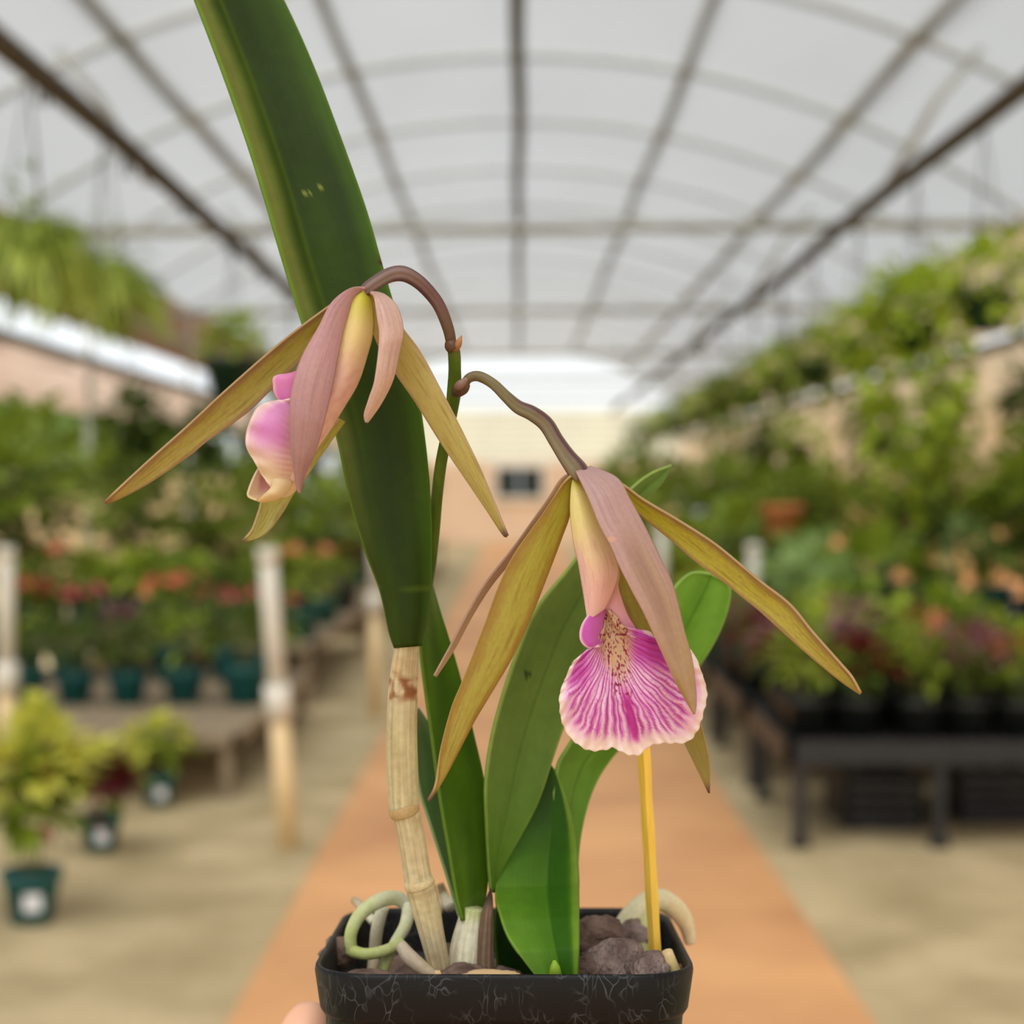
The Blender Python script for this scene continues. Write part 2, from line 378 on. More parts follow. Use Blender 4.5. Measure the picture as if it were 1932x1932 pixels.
def flowers(n, rx, z0, z1, r):
    ps = []
    for _ in range(n):
        a = random.uniform(0, 6.283); q = math.sqrt(random.random())*rx; c = Vector((q*math.cos(a), q*math.sin(a), random.uniform(z0, z1)))
        nrm = (Vector((math.cos(a), math.sin(a), 1.0))+rdir()*.3).normalized()
        t = nrm.orthogonal().normalized(); b = nrm.cross(t)
        for k in range(5):
            an = k*1.2566; ps.append(leaf_geo(c, (t*math.cos(an)+b*math.sin(an)+nrm*.35), nrm, r, r*.8, .1, 2))
    return merge(ps)
PROTO = {}
def plant(kind, potmat, potr, poth, spec):
    # spec: callable(root, z) that adds foliage and flowers above the pot
    root = empty('potted_plant')
    mk('pot', *pot_geo(potr, poth), potmat, root, local=True)
    mk('soil', *disc(potr*.92, poth*.86), M_SOIL, root, local=True)
    spec(root, poth)
    root.location = (0, -60, -50); PROTO[kind] = root; return root
def fo(root, name, geo, mat, lab=None):
    o = mk(name, *geo, mat, root, local=True, smooth=False); tag(o, lab, kind='stuff' if name in ('foliage', 'fronds', 'blossoms', 'trailing_vines') else None); return o
def sp_bushy(m, h, r, ln, wd, n=90, fl=None, fm=None, fr=.03, fz=.85):
    def f(root, z):
        fo(root, 'stem', stems(6, z*.8, z+h*.7, r*.5), M_STEM)
        fo(root, 'foliage', bush(n, 0, z+h*.5, r, h*.5, ln, wd), F[m])
        if fl: fo(root, 'blossoms', flowers(fl, r*.95, z+h*fz, z+h*1.1, fr), F[fm])
    return f
def sp_two(m1, m2, h, r, ln, wd, n=70):
    def f(root, z):
        fo(root, 'stem', stems(6, z*.8, z+h*.7, r*.5), M_STEM)
        fo(root, 'foliage', bush(n, 0, z+h*.42, r*.9, h*.42, ln, wd, shell=.1), F[m2]); fo(root, 'foliage', bush(n, 0, z+h*.6, r, h*.42, ln, wd, lo=-.1, shell=.6), F[m1])
    return f
plant('green', M_TEAL, .115, .19, sp_bushy('dark', .30, .20, .10, .05, 110))
plant('midgreen', M_TEAL, .115, .19, sp_bushy('mid', .36, .21, .12, .055, 100))
plant('lime', M_TEAL, .115, .19, sp_bushy('lime', .36, .20, .11, .06, 90))
plant('pink', M_TEAL, .115, .19, sp_bushy('dark', .34, .18, .10, .05, 90, 9, 'pink', .055))
plant('coral', M_TEAL, .115, .19, sp_bushy('mid', .34, .18, .10, .05, 90, 9, 'coral', .05))
plant('greenblack', M_BLKPOT, .115, .18, sp_bushy('mid', .30, .19, .11, .05, 110))
plant('redleaf', M_BLKPOT, .115, .18, sp_two('red', 'dark', .26, .18, .10, .06))
plant('mauve', M_BLKPOT, .115, .18, sp_two('mauve', 'dark', .30, .19, .12, .06))
plant('coleus', M_TEAL, .10, .18, sp_two('yel', 'mid', .30, .19, .12, .07, 70))
plant('coleus_tall', M_TEAL, .10, .18, sp_two('yel', 'mid', .52, .19, .13, .08, 100))
plant('coralblack', M_BLKPOT, .115, .18, sp_bushy('mid', .26, .18, .10, .05, 90, 8, 'coral', .06))
plant('bigleaf', M_TEAL, .14, .22, sp_bushy('mid', .62, .30, .30, .15, 46))
plant('paleleaf', M_TEAL, .14, .22, sp_bushy('pale', .5, .28, .26, .13, 46))
plant('tall', M_BLKPOT, .15, .24, sp_two('mid', 'dark', .85, .32, .18, .08, 120))
def hang(root, z, top):
    for k in range(3):
        a = k*2.094+.4; v, f, _ = tube_geo([(.13*math.cos(a), .13*math.sin(a), z), (.05*math.cos(a), .05*math.sin(a), z+(top-z)*.6), (0, 0, top)], .004, 5); mk('hanger_wire', v, f, M_DARKSTEEL, root, local=True)
def sp_trail(m, ln, drop, n, top, bigr=.33):
    def f(root, z):
        hang(root, z, top)
        fo(root, 'foliage', bush(int(n*1.5), 0, z+.10, bigr, .22, ln*1.1, ln*.65), F[m])
        ps = []
        for k in range(16):
            a = 6.283*k/16; r = bigr*random.uniform(.5, .85); L = drop*random.uniform(.45, 1)
            for j in range(int(L/.07)):
                zz = z-.07*j; base = Vector((r*math.cos(a)+random.uniform(-.03,.03), r*math.sin(a)+random.uniform(-.03,.03), zz))
                ps.append(leaf_geo(base, rdir(-.6, .2), Vector((0, 0, 1)), ln, ln*.6, .3, 3))
        if ps: fo(root, 'trailing_vines', merge(ps), F[m])
    return f
plant('basket_lime', M_DKGREEN, .15, .2, sp_trail('lime', .12, .25, 90, 1.05))
plant('basket_mid', M_DKGREEN, .15, .2, sp_trail('mid', .12, .55, 90, 1.05))
plant('basket_long', M_DKGREEN, .13, .18, sp_trail('mid', .13, 1.05, 120, 1.05, .27))
plant('basket_curtain', M_DKGREEN, .15, .2, sp_trail('lime', .15, 1.3, 130, 1.05, .38))
plant('basket_dark', M_DKGREEN, .14, .2, sp_trail('dark', .14, .8, 110, 1.05, .28))
plant('basket_small', M_DKGREEN, .19, .3, sp_trail('lime', .10, .05, 110, 1.05, .24))
def sp_spider(root, z):
    hang(root, z, .95)
    ps = []
    for k in range(420):
        a = random.uniform(0, 6.283); el = random.uniform(.1, 1.3); r0 = .09*random.random(); L = random.uniform(.26, .42)
        d = Vector((math.cos(a)*math.cos(el), math.sin(a)*math.cos(el), math.sin(el))); base = Vector((r0*math.cos(a), r0*math.sin(a), z))
        ps.append(leaf_geo(base, d, Vector((0, 0, 1)), L, .032, random.uniform(.6, 1.25), 7))
    fo(root, 'fronds', merge(ps), F['fern'])
    fo(root, 'foliage', bush(120, 0, z+.02, .26, .3, .16, .03, lo=-.9, curl=.6), F['mid'])
plant('basket_spider', M_BLKPOT, .16, .2, sp_spider)
used = set()
def put(kind, name, loc, label, cat_, group=None, s=1.0, rz=None):
    src = PROTO[kind]; r = src.copy(); r.name = name; COL.objects.link(r)
    r.location = loc; r.scale = (s, s, s); r.rotation_euler = (0, 0, random.uniform(0, 6.28) if rz is None else rz)
    for ch in list(src.children): c = ch.copy(); COL.objects.link(c); c.parent = r
    tag(r, label, cat_, group); return r
ORD = ['first', 'second', 'third', 'fourth', 'fifth', 'sixth', 'seventh', 'eighth', 'ninth', 'tenth', 'eleventh', 'twelfth']
WHAT = dict(greenblack='mid green leafy plant in a black pot', green='dark green leafy plant in a teal pot', midgreen='mid green leafy plant in a teal pot', lime='lime green leafy plant in a teal pot',
    pink='pink flowering plant in a teal pot', coral='coral flowering plant in a teal pot', redleaf='dark red leaved plant in a black pot',
    mauve='mauve leaved plant in a black pot', coleus='yellow green coleus in a teal pot', coralblack='coral red flowering plant in a black pot',
    bigleaf='large leaved green plant in a teal pot', paleleaf='pale green large leaved plant in a teal pot', tall='tall bushy green plant in a black pot')
# low benches
def bench(x0, x1, y0, y1, h, mat_top, mat_leg, label, group, lip=.05, legs_x=2, legs_y=2, boards=6, name='plant_bench'):
    b = empty(name, ((x0+x1)/2, y0, 0)); tag(b, label, 'bench', group)
    fr = merge([box(x0, x1, y0, y0+.035, h-lip, h+.012), box(x0, x1, y1-.035, y1, h-lip, h+.012), box(x0, x0+.035, y0, y1, h-lip, h+.012), box(x1-.035, x1, y0, y1, h-lip, h+.012)])
    mk('frame', *fr, mat_leg, b, False)
    for k in range(boards):
        a = y0+.04+(y1-y0-.08)*k/boards; e = y0+.04+(y1-y0-.08)*(k+1)/boards-.015
        mk('top_slat', *box(x0+.036, x1-.036, a, e, h-.02, h), mat_top, b, False)
    for i in range(legs_x):
        for j in range(legs_y):
            x = x0+.04+(x1-x0-.13)*i/(legs_x-1); y = y0+.03+(y1-y0-.11)*j/(legs_y-1)
            g = merge([box(x, x+.05, y, y+.05, .03, h-.03), box(x-.012, x+.062, y-.012, y+.062, 0, .03)]); mk('leg', *g, mat_leg, b, False)
    return b
def fill(side, rows, xs_, kinds, where, sc=(.9, 1.15)):
    for ri, (y, h) in enumerate(rows):
        for ci, x in enumerate(xs_):
            k = kinds[ri][ci % len(kinds[ri])]
            if k is None: continue
            put(k, 'potted_plant', (x+random.uniform(-.03, .03), y+random.uniform(-.05, .05), h), '%s, %s from aisle, row %s of %s' % (WHAT[k].replace(' in a ', ', '), ORD[ci], ORD[ri], where),
                'plant', 'potted plants on the '+side+' benches', random.uniform(*sc))
# left benches
LW = 'grey low bench with teal pots, %s on the left of the path'
bench(-3.9, -1.33, 8.05, 10.9, .30, M_SLAT, M_SLAT, LW % 'nearest', 'left benches', legs_x=3, boards=10)
bench(-3.9, -1.36, 11.4, 15.6, .42, M_SLAT, M_SLAT, LW % 'second', 'left benches', legs_x=3, boards=10)
bench(-3.9, -1.36, 16.4, 22.4, .50, M_SLAT, M_SLAT, LW % 'third', 'left benches', legs_x=3, boards=6)
bench(-3.9, -1.36, 23.2, 31.5, .50, M_SLAT, M_SLAT, LW % 'fourth', 'left benches', legs_x=3, boards=6)
XL = [-1.52-.30*i for i in range(8)]
fill('left', [(9.3, .30), (10.4, .30)], XL, [['green', 'midgreen', 'green', 'green'], ['coral', 'pink', 'coral', 'mauve', 'pink', 'coral', 'mauve', 'coral']], 'nearest left bench')
fill('left', [(11.9, .42), (13.1, .42), (14.5, .42)], XL, [['coral', 'midgreen', 'green', 'midgreen', 'lime', 'midgreen'], ['midgreen', 'lime', 'green', 'lime', 'midgreen'], ['redleaf', 'green', 'midgreen', 'redleaf', 'tall', 'green', 'tall']], 'second left bench', (.95, 1.25))
fill('left', [(17.0, .5), (18.6, .5), (20.2, .5), (21.8, .5)], [-1.6-.45*i for i in range(5)], [['midgreen', 'green', 'bigleaf', 'lime'], ['coral', 'bigleaf', 'green', 'tall', 'midgreen'], ['tall', 'green', 'bigleaf'], ['green', 'tall', 'midgreen']], 'third left bench', (1, 1.3))
fill('left', [(24.0, .5), (26.5, .5), (29, .5)], [-1.7-.5*i for i in range(4)], [['bigleaf', 'tall', 'green'], ['tall', 'green', 'bigleaf'], ['green', 'bigleaf']], 'fourth left bench', (1, 1.3))
# right tables
RW = 'black plastic display table, %s on the right of the path'
for i, (a, e) in enumerate(((6.95, 8.1), (8.35, 9.75), (10.0, 11.6), (12.0, 13.6))):
    bench(1.10, 2.38, a, e, .44, M_BLACKP, M_BLACKP, RW % ('nearest', 'second', 'third', 'fourth')[i], 'right aisle tables', lip=.09, legs_x=3, boards=5, name='display_table')
bench(2.5, 3.95, 7.2, 13.6, .55, M_BLACKP, M_BLACKP, 'long black table along the right side wall behind the display tables', None, lip=.07, legs_x=2, legs_y=4, boards=12, name='display_table')
bench(1.15, 3.9, 14.4, 21.5, .5, M_BLACKP, M_BLACKP, RW % 'fifth, broad', 'right aisle tables', lip=.07, legs_x=3, boards=8, name='display_table')
bench(1.15, 3.9, 22.3, 31.5, .5, M_BLACKP, M_BLACKP, RW % 'last, broad', 'right aisle tables', lip=.07, legs_x=3, boards=8, name='display_table')
XR = [1.26+.26*i for i in range(4)]; XRN = [1.24+.21*i for i in range(6)]
fill('right', [(7.12, .44), (7.5, .44), (7.9, .44)], XRN, [['greenblack', 'redleaf', 'greenblack', 'mauve', 'coralblack', 'greenblack'], ['redleaf', 'mauve', 'greenblack', 'coralblack', 'redleaf', 'coralblack'], ['mauve', 'lime', 'redleaf', 'greenblack', 'mauve', 'lime']], 'nearest right table', (.8, .95))
fill('right', [(8.6, .44), (9.05, .44), (9.5, .44)], XRN, [['redleaf', 'greenblack', 'mauve', 'lime', 'coralblack', 'greenblack'], ['mauve', 'coralblack', 'lime', 'greenblack', 'mauve', 'lime'], ['greenblack', 'redleaf', 'paleleaf', 'lime', 'bigleaf', 'redleaf']], 'second right table', (.85, 1))
fill('right', [(10.4, .44), (11.1, .44)], XR, [['midgreen', 'redleaf', 'paleleaf', 'midgreen'], ['lime', 'midgreen', 'green', 'midgreen']], 'third right table', (.9, 1.05))
fill('right', [(12.4, .44), (13.1, .44)], XR, [['lime', 'bigleaf', 'midgreen', 'bigleaf'], ['midgreen', 'bigleaf', 'paleleaf', 'lime']], 'fourth right table')
fill('right', [(7.8, .55), (9.0, .55), (10.3, .55), (11.6, .55), (12.9, .55)], [2.75, 3.2, 3.65], [['tall', 'midgreen', 'lime'], ['tall', 'bigleaf', 'midgreen'], ['paleleaf', 'tall', 'midgreen'], ['tall', 'bigleaf', 'tall'], ['bigleaf', 'tall', 'midgreen']], 'long side table', (.95, 1.15))
fill('right', [(15.2, .5), (17, .5), (18.8, .5), (20.6, .5)], [1.45+.55*i for i in range(5)], [['midgreen', 'bigleaf', 'tall', 'midgreen', 'tall'], ['lime', 'tall', 'bigleaf', 'tall', 'midgreen'], ['bigleaf', 'midgreen', 'tall', 'tall'], ['tall', 'lime', 'bigleaf', 'tall']], 'broad fifth right table', (1, 1.3))
fill('right', [(23.5, .5), (26, .5), (28.5, .5)], [1.6+.6*i for i in range(4)], [['tall', 'lime', 'tall'], ['lime', 'tall', 'bigleaf'], ['tall', 'lime']], 'last broad right table', (1.1, 1.4))
for x, y, h, sc_, w in ((-3.25, 10.55, .30, 1.45, 'behind the pink row at the near left bench end'), (-3.6, 12.5, .42, 1.5, 'at the outer side of the second left bench'), (-3.55, 15.2, .42, 1.4, 'at the back outer corner of the second left bench')):
    put('tall', 'potted_plant', (x, y, h), 'big bushy green plant '+w, 'plant', None, sc_)
# black crates added to stand in for the shade under the nearest table
def crate(x, y, label):
    b = empty('shade_crate', (x, y, 0)); tag(b, label, 'crate', None); W_, D_, H_ = .34, .5, .24
    mk('base', *box(x, x+W_, y, y+D_, 0, .02), M_BLACKP, b, False)
    for (a, c, d, e) in ((x, x+W_, y, y+.015), (x, x+W_, y+D_-.015, y+D_), (x, x+.015, y, y+D_), (x+W_-.015, x+W_, y, y+D_)):
        for k in range(4): mk('slat', *box(a, c, d, e, .02+k*.055, .06+k*.055), M_BLACKP, b, False)
    for (a, c) in ((x, y), (x+W_-.02, y), (x, y+D_-.02), (x+W_-.02, y+D_-.02)): mk('corner_post', *box(a, a+.02, c, c+.02, .02, .24), M_BLACKP, b, False)
crate(1.42, 7.35, 'black slatted crate added for shade under the nearest black table, next to the middle leg'); crate(1.95, 7.5, 'black slatted crate added for shade under the nearest black table, cut by the frame edge')
# pots standing on the gravel at lower left
def ground_pot(kind, x, y, s, label, extra=None):
    r = put(kind, 'potted_plant', (x, y, 0), label, 'plant', None, s, .3)
    v, f = box(-.03, .03, -.118, -.113, .06, .12); mk('label_tag', v, f, M_TAG, r, False, local=True)
    if extra: extra(r)
    return r
p = W(60, 1738, 5.80); ground_pot('coleus_tall', p.x, p.y, 1.0, 'yellow green coleus with red markings, nearest of three teal pots at lower left',
    lambda r: fo(r, 'foliage', bush(30, 0, .40, .24, .16, .12, .06, shell=.9), F['red'], 'dark red leaves'))
p = W(190, 1608, 6.93); r_ = ground_pot('coleus', p.x, p.y, .86, 'plant with dark crimson flower head, middle of three teal pots at lower left',
    lambda r: (setattr(fo(r, 'crimson_flower', bush(150, 0, 0, .085, .085, .06, .05, lo=-1, shell=.2), F['blood'], 'dark crimson flower head'), 'location', (.06, -.20, .40)), fo(r, 'blossoms', flowers(4, .1, .22, .27, .05), F['pink'])))
p = W(300, 1520, 7.9); ground_pot('coleus', p.x, p.y, .82, 'bright yellow green coleus, furthest of three teal pots on gravel at lower left')
# pvc posts beside the path
def post(x, y, h, lean, label, split=.45):
    r = empty('riser_post', (x, y, 0)); tag(r, label, 'post', 'plastic riser posts along the benches')
    def seg(name, a, b, rad, m): v, f, _ = tube_geo([(x+lean*t, y, t) for t in (a, (a+b)/2, b)], rad, 14); return mk(name, v, f, m, r)
    seg('lower_pipe', 0, h*split, .043, M_PVCB); seg('coupling', h*split-.02, h*split+.12, .056, M_PVC); seg('upper_pipe', h*split+.1, h, .038, M_PVC); seg('cap', h-.05, h+.01, .045, M_PVC)
post(-.95, 6.99, 1.23, -.07, 'cream plastic post standing in the gravel left of the path, nearest and leaning')
post(-.93, 11.0, 1.24, 0, 'beige plastic post left of the path behind the nearest post', .55)
post(-2.42, 8.0, 1.20, 0, 'beige plastic post at the near left bench, furthest from the path')
post(1.37, 9.87, 1.15, 0, 'white plastic post between the second and third black tables on the right')
post(1.0, 11.8, 1.24, 0, 'white plastic post further back on the right of the path')
# hanging baskets on the brown pipes
def basket(kind, x, y, z, label, s=1.0):
    top = 3.35 if abs(x) < 2.6 else 2.79
    z = top-(.95 if kind == 'basket_spider' else 1.05)*s
    r = put(kind, 'hanging_basket', (x, y, z), label, 'hanging plant', 'hanging baskets on the brown pipes', s); return r
basket('basket_spider', -2.22, 9.1, 2.40, 'large arching spider plant hanging at upper left from the brown pipe', 1.0)
basket('basket_spider', -2.22, 7.7, 2.52, 'arching spider plant basket cut by the left edge of the frame', 1.0)
basket('basket_small', -2.22, 13.2, 2.16, 'bushy plant in dark green hanging pot behind the spider plants', 1.15)
for i, (y, k) in enumerate(((16.5, 'basket_mid'), (19.8, 'basket_lime'), (23.5, 'basket_mid'), (27.5, 'basket_long'), (32, 'basket_mid'))):
    basket(k, -2.22, y, 2.2, 'trailing basket under left brown pipe, %s behind the dark green hanging pot' % ORD[i])
RB = [(6.9, 'basket_mid', 2.58), (8.85, 'basket_lime', 2.28), (10.35, 'basket_curtain', 2.38), (12.1, 'basket_lime', 2.16), (13.9, 'basket_mid', 2.14), (15.6, 'basket_lime', 2.22), (17.5, 'basket_mid', 2.2), (20, 'basket_long', 2.2), (22.5, 'basket_lime', 2.15), (25.5, 'basket_mid', 2.1), (29, 'basket_lime', 2.2), (33, 'basket_mid', 2.1)]
for i, (y, k, zb) in enumerate(RB):
    if i == 0: continue
    basket(k, 2.42, y, zb, '%s hanging basket from front under right brown pipe, %s' % (ORD[i-1], dict(basket_lime='bright lime green', basket_mid='mid green and trailing', basket_long='with long vines', basket_curtain='lime curtain of long vines')[k]))
for i, (x, y, zb, k) in enumerate(((3.05, 9.7, 1.72, 'basket_dark'), (3.05, 12.3, 1.9, 'basket_mid'), (3.05, 14.5, 1.8, 'basket_long'), (3.05, 18.5, 1.9, 'basket_lime'), (3.05, 21, 1.9, 'basket_dark'))):
    basket(k, x, y, zb, 'trailing basket hanging low by the right side wall, %s from the front' % ORD[i])
for i, (x, y, zb, k) in enumerate(((-3.05, 13.5, 1.75, 'basket_dark'), (-3.05, 16.5, 1.8, 'basket_dark'), (-3.05, 20, 1.8, 'basket_dark'), (-3.05, 25, 1.85, 'basket_dark'), (-3.05, 30, 1.85, 'basket_mid'))):
    basket(k, x, y, zb, 'trailing basket hanging low by the left side wall, %s from the front' % ORD[i])
def orangepot():
    p = W(1475, 985, 12.3); r = empty('hanging_pot', (p.x, p.y, p.z-.13)); tag(r, 'small terracotta orange hanging pot among the greenery on the right', 'hanging plant')
    mk('pot', *pot_geo(.15, .26), plain('orange_pot', (226, 142, 92), .6), r, local=True); mk('soil', *disc(.14, .22), M_SOIL, r, local=True); hang(r, .24, 1.9)
    fo(r, 'foliage', bush(60, 0, .34, .2, .16, .12, .06), F['mid'])
orangepot()
# hedge shrubs and trees outside
def shrub(x, y, h, r, m, label, grp, seed):
    random.seed(seed); t = empty('hedge_shrub', (x, y, 0)); tag(t, label, 'shrub', grp)
    v, f, _ = tube_geo([(0, 0, 0), (.03, 0, h*.5), (0, .02, h*.8)], .05, 7); mk('trunk', v, f, M_STEM, t, local=True)
    fo(t, 'foliage', bush(900, 0, h*.55, r, h*.48, .34, .22, lo=-1, shell=.5), F[m])
for i in range(12):
    y = 14+i*2.5; shrub(-7.98, y, 3.0+.18*math.sin(i*2.1), 1.2, 'hedge' if i % 2 else 'dark', 'hedge shrub beyond the cream garden wall on the left, %s from the front' % ORD[i], 'left hedge', 50+i)
for i in range(5):
    y = 15+i*6.2; shrub(7.8, y, 2.9+.25*math.sin(i*1.7), 1.2, 'hedge', 'hedge shrub beyond the orange garden wall on the right, %s from the front' % ORD[i], 'right hedge', 80+i)
for r in PROTO.values():           # the prototypes were only copied from; remove them
    for ch in list(r.children): bpy.data.objects.remove(ch)
    bpy.data.objects.remove(r)
random.seed(11)

# ============================================================ THE ORCHID
PC = P(950, 1840, .451) + Vector((0, .0525, -.004))
orchid = empty('potted_orchid', tuple(PC)); tag(orchid, 'orchid with two drooping olive and pink flowers in a square black pot', 'orchid')
# --- pot
TILT = math.radians(4.4); ct, stt = math.cos(TILT), math.sin(TILT)
def PT(x, y, z):                  # pot frame: origin at the centre of the rim plane, leaning back
    return PC + Vector((x, y*ct+z*stt, -y*stt+z*ct))
def rsq(h, r, n=10):
    pts = []
    for (sx, sy, a0) in ((1, 1, 0), (-1, 1, 90), (-1, -1, 180), (1, -1, 270)):
        for k in range(n+1):
            a = math.radians(a0+90*k/n); pts.append((sx*(h-r)+r*math.cos(a), sy*(h-r)+r*math.sin(a)))
    return pts
def loft(prof, r=.015, n=10, capb=False):
    V, Fc = [], []
    for (h, z, rr) in prof:
        for (x, y) in rsq(h, rr, n): V.append(PT(x, y, z))
    m = 4*(n+1)
    for i in range(len(prof)-1):
        for k in range(m): Fc.append((i*m+k, i*m+(k+1) % m, (i+1)*m+(k+1) % m, (i+1)*m+k))
    if capb: Fc.append(tuple(range(m-1, -1, -1)))
    return V, Fc
def pot_mat():
    m, nt, b, out = newmat('black_pot_plastic'); N, L = nt.nodes.new, nt.links.new
    tc = N('ShaderNodeTexCoord'); mp = N('ShaderNodeMapping'); mp.inputs['Scale'].default_value = (1, 1, .55); L(tc.outputs['Object'], mp.inputs['Vector'])
    vo = N('ShaderNodeTexVoronoi'); vo.feature = 'DISTANCE_TO_EDGE'; vo.inputs['Scale'].default_value = 210; 
    nn = N('ShaderNodeTexNoise'); nn.inputs['Scale'].default_value = 70; L(mp.outputs['Vector'], nn.inputs['Vector'])
    mv = N('ShaderNodeMix'); mv.data_type = 'RGBA'; mv.inputs['Factor'].default_value = .04; L(mp.outputs['Vector'], mv.inputs['A']); L(nn.outputs['Color'], mv.inputs['B']); L(mv.outputs['Result'], vo.inputs['Vector'])
    r = N('ShaderNodeValToRGB'); r.color_ramp.elements[0].position = .0; r.color_ramp.elements[0].color = (.075, .078, .088, 1); r.color_ramp.elements[1].position = .055; r.color_ramp.elements[1].color = (.0, .0, .0, 1)
    L(vo.outputs['Distance'], r.inputs['Fac'])
    n3 = N('ShaderNodeTexNoise'); n3.inputs['Scale'].default_value = 120; n3.inputs['Detail'].default_value = 3; L(tc.outputs['Object'], n3.inputs['Vector'])
    r3 = N('ShaderNodeValToRGB'); r3.color_ramp.elements[0].position = .44; r3.color_ramp.elements[1].position = .7; L(n3.outputs['Fac'], r3.inputs['Fac'])
    mu = N('ShaderNodeMix'); mu.data_type = 'RGBA'; mu.blend_type = 'MULTIPLY'; mu.inputs['Factor'].default_value = 1; L(r.outputs['Color'], mu.inputs['A']); L(r3.outputs['Color'], mu.inputs['B'])
    ad = N('ShaderNodeMix'); ad.data_type = 'RGBA'; ad.blend_type = 'ADD'; ad.inputs['Factor'].default_value = 1; ad.inputs['A'].default_value = (.004, .004, .0045, 1); L(mu.outputs['Result'], ad.inputs['B'])
    L(ad.outputs['Result'], b.inputs['Base Color']); b.inputs['Roughness'].default_value = .45; b.inputs['Specular IOR Level'].default_value = .22
    bp = N('ShaderNodeBump'); bp.inputs['Strength'].default_value = .25; bp.inputs['Distance'].default_value = .0004; L(n3.outputs['Fac'], bp.inputs['Height']); L(bp.outputs['Normal'], b.inputs['Normal'])
    return m
M_POT = pot_mat()
R = .017
prof = [(.037, -.088, .008), (.0455, -.016, .013), (.0497, -.0135, .0155), (.0508, -.012, R), (.0522, -.0015, R), (.0520, -.0003, R), (.0515, 0, R), (.0508, -.0004, R), (.0504, -.002, R), (.048, -.03, .014), (.0455, -.06, .013)]
v, f = loft(prof, capb=True); mk('pot', v, f, M_POT, orchid)
# potting mix bed
v, f = [], []
n = 34
for i in range(n+1):
    for j in range(n+1):
        x, y = -.046+.092*i/n, -.046+.092*j/n
        v.append(PT(x, y, -.012+.005*nz(x*90, y*90)+.003*nz(x*220, y*220, 3)-.006*sst(.03, .046, max(abs(x), abs(y)))))
for i in range(n):
    for j in range(n): a = i*(n+1)+j; f.append((a, a+n+1, a+n+2, a+1))
M_BARK = plain('bark', (132, 106, 94), .85, .3, 120, c2=(70, 50, 42), bump=.8, detail=5, bscale=500)
M_BARK2 = plain('fibrous_bark', (158, 136, 128), .9, .3, 200, c2=(96, 76, 70), bump=1.0, detail=6, bscale=900, stretch=(1, 1, .35))
tag(mk('potting_mix', v, f, M_BARK, orchid), kind='stuff')
def rock(px, py, d, w, h, mat, name='bark_chunk', seed=0, dep=None):
    V, Fc, nu_, nv_ = [], [], 22, 14; c = P(px, py, d); rx, rz = w*.5*d/FPX, h*.5*d/FPX; ry = dep or rx*.8
    for i in range(nv_+1):
        th = math.pi*i/nv_
        for k in range(nu_):
            ph = 2*math.pi*k/nu_; q = Vector((math.sin(th)*math.cos(ph), math.sin(th)*math.sin(ph), math.cos(th)))
            s = 1+.28*nz(q.x*1.6+seed, q.y*1.6, q.z*1.6)+.12*nz(q.x*5+seed, q.y*5, q.z*5)
            V.append(c+Vector((q.x*rx, q.y*ry, q.z*rz))*s)
    for i in range(nv_):
        for k in range(nu_): Fc.append((i*nu_+k, (i+1)*nu_+k, (i+1)*nu_+(k+1) % nu_, i*nu_+(k+1) % nu_))
    return mk(name, V, Fc, mat, orchid)
for i, (x, y, d, w, h, m) in enumerate(((1165, 1825, .482, 130, 110, M_BARK2), (1225, 1838, .474, 90, 80, M_BARK2), (1130, 1775, .505, 110, 90, M_BARK), (1105, 1835, .478, 80, 70, M_BARK),
        (880, 1848, .470, 110, 55, M_BARK), (700, 1850, .480, 110, 40, M_BARK), (770, 1858, .468, 80, 40, M_BARK), (640, 1800, .51, 70, 60, M_BARK), (1190, 1770, .515, 90, 70, M_BARK2), (950, 1850, .48, 80, 50, M_BARK), (1270, 1850, .48, 60, 60, M_BARK), (850, 1812, .50, 90, 60, M_BARK), (1010, 1800, .52, 100, 70, M_BARK))):
    rock(x, y, d, w, h, m, seed=i*3.3)
M_CHIP = plain('pale_bark_chip', (214, 180, 134), .7, .15, 60)
tag(rock(928, 1840, .4625, 112, 17, M_CHIP, 'wood_chip', 9, .004), 'pale tan chip at the front rim')
rock(826, 1846, .458, 18, 30, M_CHIP, 'wood_chip', 5, .002)
